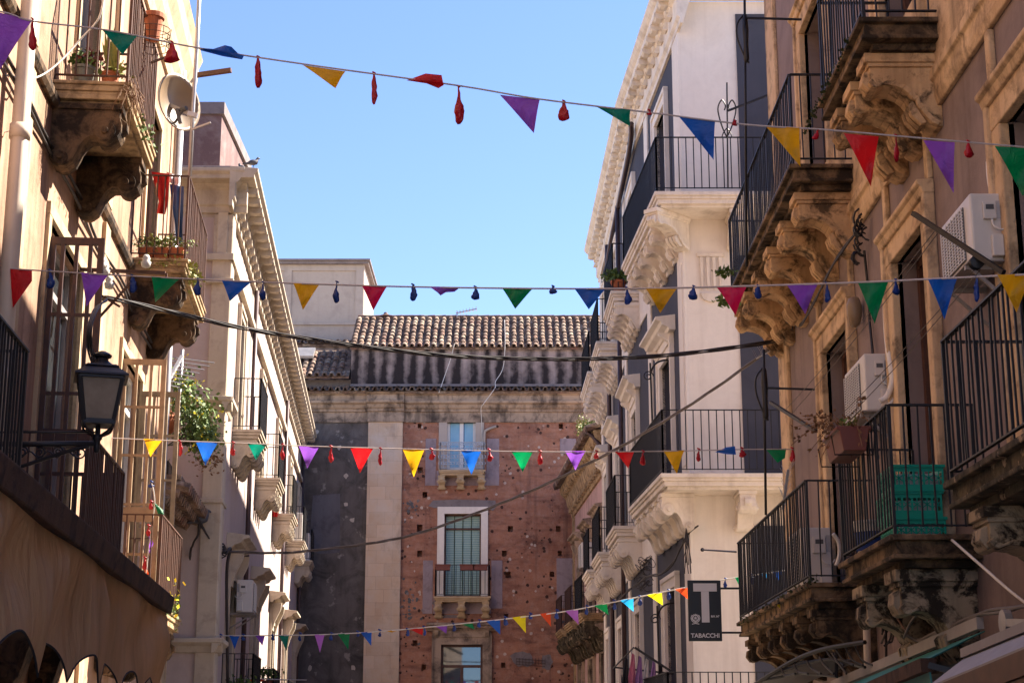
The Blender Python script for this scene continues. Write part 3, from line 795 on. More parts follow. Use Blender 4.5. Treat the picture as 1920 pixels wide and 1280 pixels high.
# near gable skin (shaded face)
m = MB()
xw = FL2.W(SN,0,0).x
FL2n = Frame(0, FL2.W(SN,0,0).y, 1, 0, (0,-1))
m.box(FL2n, xw-7, xw-.01, .002, .02, 0, ZE2-.8); m.build('gable_wall', M['cream'], l2)
m = MB(); m.box(FL2, SN-.045, SN+.45, 0, .06, 0, ZE2-.75); m.box(FL2n, xw-.28, xw+.055, .02, .065, 0, ZE2-.75)
m.build('corner_pilaster', M['cream_trim'], l2, bevel=.01)
# cornice, two legs
def corn_prof(z0, d, s=1.0):
    return [(0,z0-.62),(.07,z0-.62),(.07,z0-.50),(.11,z0-.47),(.11,z0-.20),(.16,z0-.16),(.20,z0-.10),(d-.06,z0-.09),(d-.06,z0-.02),(d,z0+.03),(d,z0+.09),(0,z0+.12)]
m = MB(); 
m.prism(FL2, corn_prof(ZE2-.1,.50), SN-.5, SF); m.prism(FL2n, [(o,z-.003) for o,z in corn_prof(ZE2-.1,.50)], xw-7, xw+.30)
cn = m.build('cornice', M['cream_trim'], l2, bevel=.008)
k = 0; s = SN+.15
mods = MB()
def modil(Fx, s, z, d, w, mat, par, h=.34):
    mm = MB(); pr = [(.10,z-.10),(d,z-.10),(d,z-.17),(d-.04,z-.21),(d-.12,z-.22),(d*.5,z-.2),(d*.38,z-.26),(.2,z-h),(.13,z-h-.02),(.10,z-h)]
    mm.prism(Fx, pr, s-w/2, s+w/2); return mm.build('modillion', M[mat], par)
while s < SF-.2 and k < 46:
    modil(FL2, s, ZE2-.1, .46, .17, 'cream_trim', cn, .50); s += .55; k += 1
# frieze little pilasters on near face
m = MB()
for q in (-.12,-.62,-1.12): m.box(FL2n, xw+q-.09, xw+q+.09, .02, .10, ZE2-1.5, ZE2-.72)
m.box(FL2n, xw-7, xw+.10, .02, .13, ZE2-1.62, ZE2-1.5); m.box(FL2n, xw-7, xw+.12, .02, .15, ZE2-2.05, ZE2-1.97)
m.box(FL2, SN-.10, SF, 0, .10, ZE2-1.62, ZE2-1.5)
# string mouldings lower down on the gable
for py in (750, 1200):
    z_ = FL2n.hit(400,py)[1]
    m.prism(FL2n, [(.02,z_-.22),(.08,z_-.2),(.12,z_-.1),(.2,z_-.04),(.2,z_+.03),(.02,z_+.05)], xw-7, xw+.18)
    m.prism(FL2, [(0,z_-.22),(.07,z_-.2),(.11,z_-.1),(.19,z_-.04),(.19,z_+.03),(0,z_+.05)], SN-.19, SN+.9)
z_ = FL2n.hit(400,940)[1]; m.box(FL2n, xw-7, xw+.09, .02, .09, z_-.03, z_+.05); m.box(FL2, SN-.09, SN+.7, 0, .08, z_-.03, z_+.05)
m.build('mouldings', M['cream_trim'], l2, bevel=.008)
# balconies of L2
for i, b_ in enumerate(bays):
    L = 1.75
    balcony(l2, FL2, b_, b_+L, .55, L2F, [b_+.14+ (L-.28)*q/3 for q in range(4)], rail_h=.98, slab='cream_trim', rail='iron', H=.52, w=.17, sp=.12)
    surround(l2, FL2, b_+.35, b_+1.25, L2F, L2F+2.3, w=.14, o=.05, mat='cream_trim', hood=None)
    window(l2, FL2, b_+.35, b_+1.25, L2F, L2F+2.3, frame='greywood', leaves=2)
    zh = L2G+2.25
    surround(l2, FL2, b_+.30, b_+1.30, L2G, zh, w=.16, o=.05, mat='cream_trim', hood=(.42,.36))
    window(l2, FL2, b_+.30, b_+1.30, L2G, zh, frame='greywood', leaves=2)
for i in (0,1,2,3):
    b_ = bays[i]
    balcony(l2, FL2, b_-.1, b_+1.8, .6, L2G-.02, [b_+.1, b_+.85, b_+1.6], rail_h=1.0, slab='cream_trim', rail='iron', H=.5, w=.17, sp=.12)
for s in (33.6, 44.8, 53.6):
    mm = MB(); mm.tube([FL2.W(s,.09,0), FL2.W(s,.09,ZE2-.75)], .05, 8); mm.build('drain_pipe', M['pipe'], l2, smooth=True)
# flat roof behind the cornice
m = MB(); m.box(FL2, SN, SF, -8, 0, ZE2-.8, ZE2-.05); m.build('parapet', M['cream_trim'], l2)
# attic room on top
yr = FL2n.O.y + .9
m = MB(); rx0, rx1 = atY(310,240,yr).x, atY(415,240,yr).x; rz1 = atY(380,215,yr).z
m.wbox(rx0-2, rx1, yr, yr+3.2, ZE2-.1, rz1); m.build('attic_room', M['roof_room'], l2)
m = MB(); rz2 = atY(380,193,yr).z; m.wbox(rx0-2.1, rx1+.05, yr-.05, yr+3.3, rz1, rz2); m.build('attic_parapet', M['cement'], l2)
m = MB(); m.box(FL2n, xw-7.1, xw+.05, -1.0, .25, ZE2+.02, ZE2+.12); m.build('coping', M['cement'], l2, bevel=.03)
m = MB(); c = atY(338,250,yr-.12); m.tube([c+Vector((0,0,.3)), c+Vector((0,0,-.25)), c+Vector((-.05,0,-.33)), c+Vector((-.4,0,-.35))], .055, 8); m.build('drain_pipe', M['pipe'], l2, smooth=True)

# ================================================================== left building 1 (tan)
l1 = thing('tan_house','tan plastered house with scrolled stone balconies filling the left edge','building',FL1.W(20,0,0))
SE1 = FL1.hit(322,500)[0]
L1A, L1B = 3.30, 7.85     # floors
Hd = []
def l1s(px, o=0): return FL1.hit(px,700,o)[0]
d1 = (15.3, 17.25, L1A, 6.62); d2 = (20.4, 22.35, L1A, 6.55)
d3 = (16.1,17.3,L1B,L1B+2.7); d4 = (21.7,22.9,L1B,L1B+2.6); d5=(9.6,11.0,L1A,6.6)
m = facade(FL1, 1.0, SE1, 0, 14.2, [d1,d2,d3,d4,d5], depth=8); m.build('wall', M['tan'], l1, recalc=False)
# string course at the balcony level, pale quoin strip at the far corner
m = MB(); m.prism(FL1, [(0,7.66),(.04,7.66),(.07,7.70),(.07,7.77),(0,7.79)], 1.0, SE1); m.build('string_course', M['l1corbel'], l1)
m = MB(); m.box(FL1, SE1-.55, SE1+.04, 0, .06, 0, 12.2); m.build('corner_pilaster', M['tan_light'], l1, bevel=.01)
m = MB()
zc_ = FL1.hit(320,66,.2)[1]
m.prism(FL1, [(0,zc_-.1),(.04,zc_-.1),(.06,zc_+.15),(.12,zc_+.3),(.14,zc_+.5),(.22,zc_+.7),(.24,zc_+.95),(.30,zc_+1.1),(0,zc_+1.2)], 1.0, SE1+.3)
m.build('cornice', M['tan_light'], l1)
m = MB(); a = FL1.W(SE1,.2,zc_+.72); m.bar(a, a+Vector((.62,-.1,.05)), .07,.07); m.build('roof_beam', M['wood'], l1)
# vertical pilaster strips and pipes
for s in (13.9, 18.6):
    m = MB(); m.box(FL1, s-.17, s+.17, 0, .05, 0, 7.6); m.box(FL1, s-.17, s+.17, 0, .05, 7.84, 12.0); m.build('wall_strip', M['tan_light'], l1, bevel=.01)
m = MB(); s_p = FL1.hit(45,150,.15)[0]; m.tube([FL1.W(s_p,.15,0),FL1.W(s_p,.15,12.2)], .075, 12)
for zz in (4.5,6.6,8.7): m.tube([FL1.W(s_p,.15,zz),FL1.W(s_p,.15,zz+.12)], .09, 12)
m.build('drain_pipe', M['pipe_cream'], l1, smooth=True)
m = MB(); s_p2 = SE1-.85; m.tube([FL1.W(s_p2,.12,0),FL1.W(s_p2,.12,12)], .06, 10); m.build('drain_pipe', M['steel'], l1, smooth=True)
LAY = ((.035,0),(.06,.02),(.035,.04),(.05,.03),(.04,.09))
def l1bal(s0,s1,z,cs,rail='rust',H=.95,rh=1.15,w=.3,**k):
    return balcony(l1, FL1, s0, s1, .75, z, cs, rail_h=rh, slab='l1slab', corb='l1corbel', rail=rail, H=H, w=w, layers=LAY, sp=.10, jitter=.006, **k)
B1 = l1bal(15.05, 17.1, 7.95, [15.25, 16.75], H=.64, w=.30)
B2 = l1bal(20.7, 23.4, 7.85, [21.0, 22.9], H=.66, w=.32)
B3 = l1bal(14.1, 16.4, L1A, [14.4,16.0], rail='rust_dark', rh=1.0)
B4 = l1bal(8.2, 11.4, L1A, [8.6,10.7], rail='iron', rh=1.05)
B5 = l1bal(19.6, 22.0, L1A, [19.9,20.8,21.7], rh=1.05, H=.6)
for (a,b,c,d), fr in ((d1,'greywood'),(d2,'white_wood'),(d3,'greywood'),(d4,'wood'),(d5,'greywood')):
    surround(l1, FL1, a, b, c, d, w=.13, o=.04, mat='tan_light', inner=0)
    window(l1, FL1, a, b, c, d, frame=fr, pane='glass', leaves=2, o=-.14, transom=d-.5)
def leaf_door(par, F, s, out, z0, z1, mat, cols=3, rows=5, panel=.3):
    """glazed shutter leaf standing open at right angles to the wall"""
    m = MB(); d = out[1]-out[0]
    def v(o,z0_,z1_,w=.05): m.box(F, s-.02, s+.02, o-w/2, o+w/2, z0_, z1_)
    v(out[0]+.03,z0,z1,.06); v(out[1]-.03,z0,z1,.06)
    for z_ in (z0,z1-.07): m.box(F, s-.022, s+.022, out[0], out[1], z_, z_+.07)
    for k in range(1,cols): v(out[0]+d*k/cols, z0, z1-.03, .035)
    for k in range(1,rows): m.box(F, s-.017, s+.017, out[0], out[1], z0+(z1-z0)*k/rows-.015, z0+(z1-z0)*k/rows+.015)
    zp = z0+(z1-z0)*.33
    m.box(F, s-.018, s+.018, out[0]+.03, out[1]-.03, zp, zp+panel*.6)
    return m.build('shutter_leaf', M[mat], par)
leaf_door(l1, FL1, d1[0], (.03,.55), L1A+.05, 6.42, 'rust_dark', cols=4, rows=4)
leaf_door(l1, FL1, d2[0], (.03,.58), L1A+.05, 6.42, 'wood_light')
leaf_door(l1, FL1, d2[1], (.03,.55), L1A+.05, 6.42, 'wood_light')
# annex between the two left houses
an = thing('low_annex','low plastered annex with overhanging clay eaves between the tan and the cream house','building',FL1.W(SE1,0,0))
m = MB(); m.box(FL1, SE1+.01, SN+.35, -7, -.15, 0, 5.75); m.build('wall', M['tan_light'], an)
m = MB()
for k in range(14):
    s = SE1+.1+k*.24
    for (o,dz) in ((.0,0),(.16,.09),(.32,.18)):
        m.tube([FL1.W(s,-.15,5.45+dz+.05), FL1.W(s,o+.12,5.36+dz)], .085, 6)
m.box(FL1, SE1+.02, SE1+3.2, -.3, .30, 5.66, 5.74)
m.build('eaves_tiles', M['tile'], an)
m = MB(); m.box(FL1, SE1+.02, SE1+3.3, -2, .1, 5.76, 5.95); m.build('planter_bed', M['l1corbel'], an)

# ================================================================== right building 2 (white and slate)
r2 = thing('white_slate_house','white and slate blue house with white scrolled balconies right of centre','building',(A0.x,A0.y,0))
UF, LF, GF = 10.80, 5.99, 1.85
ZE = 15.0
La = (A1-A0).length; Lb = (A2-A1).length
def ya(y): return (y-27.3)*La/(A1.y-A0.y)
def yb(y): return (y-33.0)*Lb/(A2.y-A1.y)
bays_a = [(28.9,30.1)]; bays_b = [(33.4,34.5),(37.6,38.7),(41.3,42.3)]
ha = []; hb = []
for (a,b) in bays_a:
    for zf in (UF,LF,GF): ha.append((ya(a),ya(b),zf,zf+2.55))
for (a,b) in bays_b:
    for zf in (UF,LF,GF): hb.append((yb(a),yb(b),zf,zf+2.5))
m = facade(FR2a, 0, La, 0, ZE-.9, ha, depth=6, back=False); m.build('wall', M['slate'], r2, recalc=False)
m = facade(FR2b, 0, Lb, 0, ZE-.9, hb, depth=6, back=False); m.build('wall', M['slate'], r2, recalc=False)
m = MB(); pl = [(A0.x+.05,A0.y),(9,A0.y),(9,A2.y),(A2.x+.35,A2.y),(A1.x+.35,A1.y),(A0.x+.35,A0.y+.3)]
m = MB(); m.prism_h([(A0.x+.4,A0.y+.35),(9,A0.y+.35),(9,A2.y-.01),(A2.x+.35,A2.y-.01),(A1.x+.35,A1.y)], 0, ZE-.2); m.build('core', M['white'], r2)
# far end wall and near face
m = MB(); m.box(FR2n, A0.x, 9.0, -.4, 0, 0, ZE-.35); m.build('near_wall', M['white'], r2)
m = MB(); x0_ = FR2n.hit(1386,250)[0]; m.box(FR2n, x0_, 5.3, 0, .025, UF+.1, ZE-.6); m.box(FR2n, FR2n.hit(1393,800)[0], 5.3, 0, .025, LF+.1, UF-.9)
m.box(FR2n, FR2n.hit(1407,1000)[0], 5.3, 0, .025, .2, LF-.75)
m.build('slate_panel', M['slate'], r2)
# carved fluting under the upper balcony corner
m = MB(); q = FR2n.hit(1333,515); 
m.box(FR2n, q[0]-.24, q[0]+.24, 0, .035, q[1]+.32, q[1]+.38)
for k in range(4):
    xk = q[0]-.16+k*.107; m.prism_s(FR2n, [(xk-.03,q[1]+.31),(xk+.03,q[1]+.31),(xk+.022,q[1]-.2),(xk,q[1]-.28),(xk-.022,q[1]-.2)], 0, .045)
m.prism_s(FR2n, [(q[0]-.2,q[1]-.33),(q[0]+.2,q[1]-.33),(q[0]+.14,q[1]-.45),(q[0],q[1]-.5),(q[0]-.14,q[1]-.45)], 0, .04)
m.build('carved_flutes', M['white_slab'], r2, bevel=.005)
m = MB()
m.box(FR2a, -.02, .62, 0, .04, 0, ZE-.9)
m.box(FR2a, .1, .52, .04, .055, LF+.3, UF-1.0)
for zf in (UF, LF): 
    m.box(FR2a, .62, La, 0, .03, zf-.75, zf+.0); m.box(FR2b, 0, Lb, 0, .03, zf-.75, zf+.0)
m.box(FR2b, Lb-.5, Lb+.02, 0, .041, 0, ZE-.9)
for y_ in (31.4,35.9,39.9): 
    F_, s_ = (FR2a, ya(y_)) if y_ < 33 else (FR2b, yb(y_)); m.box(F_, s_-.22, s_+.22, 0, .036, 0, ZE-.95)
m.build('white_strips', M['white'], r2, bevel=.006)
def r2prof(z0, d): return [(0,z0-.95),(.05,z0-.95),(.05,z0-.85),(.10,z0-.8),(.10,z0-.42),(.16,z0-.38),(.18,z0-.30),(d-.10,z0-.28),(d-.10,z0-.16),(d-.05,z0-.12),(d,z0-.05),(d,z0+.0),(-.3,z0+.03)]
m = MB(); m.prism(FR2a, r2prof(ZE,.42), -.42, La+.02); m.prism(FR2b, [(o,z-.004) for o,z in r2prof(ZE,.42)], -.02, Lb+.35); m.prism(FR2n, [(0,ZE-.34),(.16,ZE-.34),(.18,ZE-.302),(.32,ZE-.282),(.32,ZE-.162),(.37,ZE-.122),(.42,ZE-.052),(.42,ZE-.002),(-.3,ZE+.028)], A0.x-.38, 9)
cn = m.build('cornice', M['white_slab'], r2)
k = 0
for (F_, L_) in ((FR2a,La),(FR2b,Lb)):
    s = .2
    while s < L_:
        modil(F_, s, ZE-.18, .34, .20, 'white_slab', cn, .42); s += .52
# balconies
def W2(F, s, o): q = F.W(s,o,0); return (q.x,q.y)
def r2corner(zf, farY, rh, D=.62, Hc=.62, rich=True):
    far_s = ya(farY); Xr = 5.3
    outl = [W2(FR2a, far_s, 0), W2(FR2a, far_s, D)]
    # outer corner: side line offset D meets Y = 27.3-.8
    q = FR2a.O + FR2a.n*D; t = (26.5-q.y)/FR2a.d.y; c = q + FR2a.d*t
    outl += [(c.x,26.5),(Xr,26.5),(Xr,27.3)]
    ss = [ya(farY)-.25-k*.72 for k in range(5)]
    cs = [(FR2a, s, D-.12) for s in ss] + [(FR2n, FR2n.hit(1392,930)[0], .62),(FR2n,4.9,.62)]
    if rich is True: cs.append((FR2a, -.16, D-.08))
    else: cs.append((Frame(A0.x,A0.y,.707,-.707,(-1,-1)), 0, .86))
    b, zt = balcony(r2, FR2a, 0,0,0, zf, cs, rail_h=rh, slab='white_slab', rail='iron', H=Hc, w=.26, layers=((.07,0),(.05,.03),(.08,.06),(.05,.12)), outline=outl, wall=[(A0.x,27.3)], sp=.125, bw=.017, rich=rich)
    return b
r2corner(UF, 31.0, .98, rich=2); r2corner(LF, 30.6, 1.05)
r2bs = []
for (y0,y1,zf) in ((32.6,34.9,UF),(37.0,39.3,UF),(40.1,43.0,UF),(32.9,35.2,LF),(37.3,39.6,LF),(41.0,43.0,LF)):
    F_, f_ = (FR2b, yb)
    a, b = f_(y0), f_(y1)
    r2bs.append(balcony(r2, F_, max(a,-.3), b, .60, zf, [a+.2+(b-a-.4)*q/4 for q in range(5)], rail_h=1.02, slab='white_slab', rail='iron', H=.62, w=.2, layers=((.07,0),(.05,.03),(.08,.06),(.05,.12)), sp=.115, bw=.017, rich=2 if zf==UF else True))
def r2corner0():
    D=.62; q = FR2a.O + FR2a.n*D; t = (26.5-q.y)/FR2a.d.y; c = q + FR2a.d*t
    outl = [W2(FR2a, ya(30.8), 0), W2(FR2a, ya(30.8), D), (c.x,26.5),(5.3,26.5),(5.3,27.3)]
    balcony(r2, FR2a, 0,0,0, GF, [], rail_h=.98, slab='white_slab', rail='iron', outline=outl, wall=[(A0.x,27.3)], sp=.125, bw=.017)
r2corner0()
for F_, f_, bs in ((FR2a, ya, bays_a),(FR2b, yb, bays_b)):
    for (a,b) in bs:
        for zf in (UF,LF,GF):
            hh = 2.55 if F_ is FR2a else 2.5
            surround(r2, F_, f_(a), f_(b), zf, zf+hh, w=.2, o=.06, mat='white', hood=(.10,.30) if zf==LF else None)
            window(r2, F_, f_(a), f_(b), zf, zf+hh, frame='white_wood', pane='glass' if zf!=GF else 'shutterwood', leaves=2, o=-.2)
# drain pipes
m = MB(); s_ = yb(39.4)
m.tube(smooth_path([FR2a.W(ya(32.2),.2,14.25),FR2b.W(.3,.12,14.0),FR2b.W(yb(38.6),.12,13.55),FR2b.W(s_,.12,13.2),FR2b.W(s_,.12,12.9),FR2b.W(s_,.12,0)],4), .055, 8); m.build('drain_pipe', M['pipe'], r2, smooth=True)
m = MB(); s_ = yb(36.2); m.tube([FR2b.W(s_,.13,0),FR2b.W(s_,.13,13.8)], .05, 8); m.build('drain_pipe', M['pipe'], r2, smooth=True)

# ================================================================== right building 3 (pink, tiled eaves)
E0, E1 = Vector((2.62,43.3)), Vector((2.0,53.6))
FR3 = Frame(E0.x,E0.y,(E1-E0).x,(E1-E0).y,(-1,0))
r3 = thing('pink_house','faded pink house with clay tiled eaves between the white house and the red palazzo','building',(E0.x,E0.y,0))
M['pink'] = plaster('faded_pink_stucco', (.56,.36,.32), (.44,.29,.26), (.2,.13,.11), .4, .35, .7, .2)
L3 = (E1-E0).length
h3 = []
for s in (1.4,4.4,7.4):
    for zf in (5.2,2.0): h3.append((s,s+1.0,zf,zf+2.2))
m = facade(FR3, 0, L3, 0, 9.4, h3, depth=6); m.build('wall', M['pink'], r3, recalc=False)
for (a,b,c,d) in h3:
    surround(r3, FR3, a,b,c,d, w=.18, o=.06, mat='bstone', hood=(.25,.3)); window(r3, FR3, a,b,c,d, frame='wood', leaves=2)
m = MB(); m.prism(FR3, [(0,9.0),(.06,9.0),(.1,9.2),(.2,9.35),(.25,9.6),(.42,9.75),(.46,9.92),(0,9.95)], -.02, L3); m.box(FR3, 0, .5, 0, .05, 0, 9); m.box(FR3, L3-.5, L3-.02, 0, .05, 0, 9)
cn = m.build('cornice', M['l1slab'], r3)
for k in range(18):
    modil(FR3, .3+k*.56, 9.85, .40, .26, 'l1slab', cn, .75)
m = MB()
for k in range(42):
    s = .05+k*.245
    m.tube([FR3.W(s,.66,9.96), FR3.W(s,.2,10.12), FR3.W(s,-1.5,10.7)], .095, 7)
m.prism(FR3, [(.6,9.93),(-1.5,10.6),(-1.5,10.68),(.6,9.97)], 0, L3)
m.build('roof', M['tile'], r3)
for (s0,s1,zf) in ((1.0,3.0,5.2),(4.0,6.0,5.2),(7.0,9.0,5.2)):
    balcony(r3, FR3, s0, s1, .75, zf, [s0+.25,s0+1.0,s1-.25], slab='l1slab' , corb='mossy', rail='rust_dark' if s0 > 3 else 'iron', H=.75, w=.3, sp=.12)
m = MB(); m.tube(smooth_path([FR3.W(.2,.6,9.9),FR3.W(.12,.4,9.7),FR3.W(-.05,.12,9.2),FR3.W(-.05,.12,8.7),FR3.W(-.05,.12,0)],4), .055, 8); m.build('drain_pipe', M['pipe'], r3, smooth=True)

# ================================================================== right building 1 (mauve)
r1 = thing('mauve_house','mauve plastered house with ochre stone trim and dark carved balconies filling the right edge','building',(3.55,15,0))
SR = FR1.hit(1465,640)[0]
F1, F2 = 3.20, 7.47
DT = 5.97
def sy(px): return FR1.hit(px,500)[0]
o1 = [(16.75,18.15,F1,DT),(13.45,14.6,F1,DT),(8.4,11.1,F1,DT)]
o2 = [(13.2,14.5,F2,F2+2.6),(17.3,18.6,F2,F2+2.6),(9.4,10.7,F2,F2+2.6)]
m = facade(FR1, 1.0, SR, 0, 13.9, o1+o2, depth=6, reveal=.3); m.build('wall', M['mauve'], r1, recalc=False)
m = MB()
m.box(FR1, SR-.62, SR+.03, 0, .05, 0, 13.9); m.build('corner_pilaster', M['r1stone'], r1, bevel=.012)
m = MB()
for (a,b) in ((1.0,SR-.63),):
    m.prism(FR1, [(0,6.78),(.04,6.78),(.06,6.86),(.06,6.98),(.09,7.0),(.09,7.08),(0,7.1)], a, b)
    m.box(FR1, a, b, 0, .045, 7.1, 8.0)
m.build('string_course', M['r1stone'], r1, bevel=.01)
for zf, os_ in ((F1,o1),(F2,o2)):
    for (a,b,c,d) in os_:
        m = MB(); w_ = .22
        m.box(FR1, a-w_, a, -.05, .07, c, d); m.box(FR1, b, b+w_, -.05, .07, c, d); m.box(FR1, a-w_, b+w_, -.05, .073, d, d+w_)
        m.box(FR1, a-w_-.05, a-w_+.03, 0, .10, c, d+w_); m.box(FR1, b+w_-.03, b+w_+.05, 0, .10, c, d+w_)
        m.prism(FR1, [(0,d+w_-.03),(.10,d+w_-.03),(.12,d+w_+.03),(.15,d+w_+.05),(.15,d+w_+.09),(0,d+w_+.1)], a-w_-.06, b+w_+.06)
        top = 6.77 if zf == F1 else 10.6
        m.box(FR1, a-w_-.05, a-w_+.06, 0, .05, d+w_+.1, top); m.box(FR1, b+w_-.06, b+w_+.05, 0, .05, d+w_+.1, top)
        m.build('window_surround', M['r1stone'], r1, bevel=.012)
        window(r1, FR1, a, b, c, d, frame='wood', pane='glass', leaves=2, o=-.2, fw=.08, panel=.5)
LR = ((.045,0),(.10,.05),(.035,.025),(.06,.13))
def r1bal(s0,s1,z,cs,corb,slab='r1dirty',H=.62,w=.26,rh=1.0,**k):
    return balcony(r1, FR1, s0, s1, .70, z, cs, rail_h=rh, slab=slab, corb=corb, rail='iron', H=H, w=w, layers=LR, sp=.105, bw=.013, jitter=.01, mid=False, **k)
bC = r1bal(16.1, 21.25, F1, [16.4,17.3,18.2,19.1,20.0,20.9], 'r1dirty', H=.62, w=.24, rich=2, label='long dark stone balcony with a black railing')
bD = r1bal(12.45, 14.5, F1, [12.85, 14.1], 'palestain', 'r1dirty', H=.78, w=.36, rich=2)
bE = r1bal(8.3, 10.85, F1+.13, [8.8, 10.4], 'palestain', 'mossy', H=.60, w=.36, rh=.95, rich=2)
bB = r1bal(16.05, 21.05, F2, [16.4,17.35,18.3,19.25,20.2,20.85], 'r1corbel', H=.70, w=.28, rich=2)
bA = r1bal(12.55, 14.45, F2, [12.9,13.5,14.1], 'r1corbel', H=.68, w=.3, rich=2)
m = MB(); m.box(FR1, 3, 14.5, 0, .015, 0, 2.33); m.build('shop_shade_sheet', M['ac_dark'], r1)  # dark sheet on the wall, painted in for shade behind the awnings
# top cornice above the frame
m = MB(); m.prism(FR1, [(0,13.5),(.1,13.5),(.15,13.7),(.5,13.8),(.5,13.95),(0,14.0)], 1.0, SR+.3); m.build('cornice', M['r1stone'], r1)
# ================================================================== buntings
def pennant(par, pts, z, col, wob=.03, name='pennant'):
    """pts: outline in the photo; a thin plastic pennant bent a little out of its plane"""
    m = MB(); V = [Vector((p[0],p[1])) for p in pts]
    cen = sum(V, Vector((0,0)))/len(V)
    if len(V) == 3:
        a,b,c = V; R_ = 6; rows = []
        ph = random.random()*6; kk = random.uniform(.6,1.3)
        sag = random.uniform(.02,.07)
        for i in range(R_+1):
            t = i/R_; row = []
            for j in range(R_-i+1):
                u = j/max(R_-i,1) if R_ > i else .5
                l = a.lerp(c,t); r = b.lerp(c,t); q = l.lerp(r,u)
                # slightly concave sides
                q = q + (a.lerp(b,.5).lerp(c,t)-q)*(sag*4*t*(1-t))
                row.append(len(m.v)); zz = z + wob*math.sin(ph+kk*(u*4+t*5))*(.25+t)
                m.v.append(P(q.x,q.y,zz))
            rows.append(row)
        for i in range(R_):
            A, B = rows[i], rows[i+1]
            for j in range(len(B)): m.f.append([A[j],A[j+1],B[j]])
            for j in range(len(B)-1): m.f.append([A[j+1],B[j+1],B[j]])
    else:
        n = len(V); ci = 0; m.v.append(P(cen.x,cen.y,z-wob*1.5))
        for k,q in enumerate(V): m.v.append(P(q.x,q.y,z+wob*math.sin(k*1.9)))
        m.f = [[0,k+1,(k+1)%n+1] for k in range(n)]
    return m.build(name, M['v_'+col], par, label=col.replace('lemon','bright yellow').replace('cyan','light blue').replace('brightgreen','bright green').replace('orchid','pink purple').replace('crimson','deep pink')+' '+name, smooth=True, origin=P(cen.x,cen.y,z))
def balloon(par, x, y0, y1, w, z, col, tilt=0):
    """limp, wrinkled, half flat rubber balloon knotted to the cord"""
    m = MB(); n = 13; N = 10; k = z/FPX
    kind = random.choice((0,0,1,2))
    base = {0:[.16,.24,.30,.38,.50,.62,.74,.85,.93,1.0,.95,.75,.25], 1:[.2,.34,.5,.62,.7,.74,.78,.80,.84,.88,.84,.66,.3], 2:[.14,.2,.26,.3,.36,.5,.8,1.0,1.05,1.0,.9,.7,.3]}[kind]
    ph = random.random()*6; bend = random.uniform(-2.2,2.2); vs = []; fl = random.uniform(.35,.7); rot = random.uniform(-.7,.7)
    for i in range(n):
        t = i/(n-1); q = P(x + tilt*t + bend*math.sin(t*PI*.9) + .5*math.sin(i*1.7+ph), y0+(y1-y0)*t, z)
        r = max(.004, base[i]*w/2*k*random.uniform(.92,1.08))
        for j in range(N):
            a_ = 2*PI*j/N; rr = r*(1+.20*math.sin(3*a_+ph+t*3)+.10*math.sin(5*a_+i))
            ex, ey = rr*math.cos(a_), rr*math.sin(a_)*fl
            vs.append(q+Vector((ex*math.cos(rot)-ey*math.sin(rot), ex*math.sin(rot)+ey*math.cos(rot), .12*r*math.sin(a_*2+i))))
    fs = [(i*N+j, i*N+(j+1)%N, (i+1)*N+(j+1)%N, (i+1)*N+j) for i in range(n-1) for j in range(N)]
    fs += [list(range(N))[::-1], [(n-1)*N+j for j in range(N)]]
    m.add(vs, fs)
    m.tube([P(x-3,y0-2,z),P(x,y0-1,z),P(x+3,y0+1,z)], .006*z/12, 5)
    return m.build('balloon', M['b_'+col], par, smooth=True, origin=P(x,y0,z), label='limp '+col+' balloon')
def cordz(z): return z if callable(z) else (lambda x: z)
def bunting(label, cord, z, flags, balloons, mat='string', r=.006, bcol='blue', wob=.04):
    zf = cordz(z)
    root = thing('bunting', label, 'bunting', P(cord[0][0], cord[0][1], zf(cord[0][0])), 'strings of pennants across the street')
    m = MB(); pts = smooth_path([P(x,y,zf(x)) for x,y in cord], 5); m.tube(pts, r, 5)
    m.build('cord', M[mat], root, smooth=True)
    for f in flags:
        col = f[0]; pts = f[1]
        zz = zf(sum(p[0] for p in pts)/len(pts))
        pennant(root, pts, zz, col, wob)
    for b in balloons:
        x, y0, y1, w_ = b[:4]; c = b[4] if len(b) > 4 else bcol; ti = b[5] if len(b) > 5 else 0
        balloon(root, x, y0, y1, w_, zf(x), c, ti)
    return root
bunting('nearest and highest string of pennants with dark red balloons, crossing the open sky',
  [(-330,-25),(-150,2),(0,22),(60,40),(200,57),(375,91),(600,125),(860,161),(1010,186),(1215,211),(1400,234),(1540,243),(1690,256),(1920,276),(2120,292)], 9.8,
  [('purple',[(-45,14),(61,38),(-12,150)]),('teal',[(192,57),(258,67),(230,103)]),('blue',[(373,90),(400,92),(422,85),(434,88),(446,100),(458,104),(454,112),(418,106),(376,95)]),
   ('yellow',[(567,122),(648,134),(629,166)]),('red',[(762,151),(798,138),(828,141),(832,160),(822,166),(800,157)]),('purple',[(937,178),(1012,187),(1001,250)]),
   ('teal',[(1112,197),(1182,206),(1181,237)]),('blue',[(1273,219),(1341,227),(1338,300)]),('yellow',[(1434,235),(1499,240),(1501,313)]),
   ('red',[(1582,250),(1648,256),(1633,350)]),('purple',[(1731,263),(1790,267),(1788,362)]),('green',[(1865,274),(1960,281),(1918,368)]),('blue',[(2010,283),(2090,290),(2050,375)]),('crimson',[(-200,-4),(-120,7),(-165,95)])],
  [(61,36,95,15),(322,79,118,30),(484,107,165,15),(701,137,196,13),(860,163,233,18),(1057,190,227,22),(1217,207,216,10),(1378,227,236,12),(1533,244,262,12,'red',-6),(1680,254,304,13),(1815,265,296,20)], bcol='red', r=.0055)
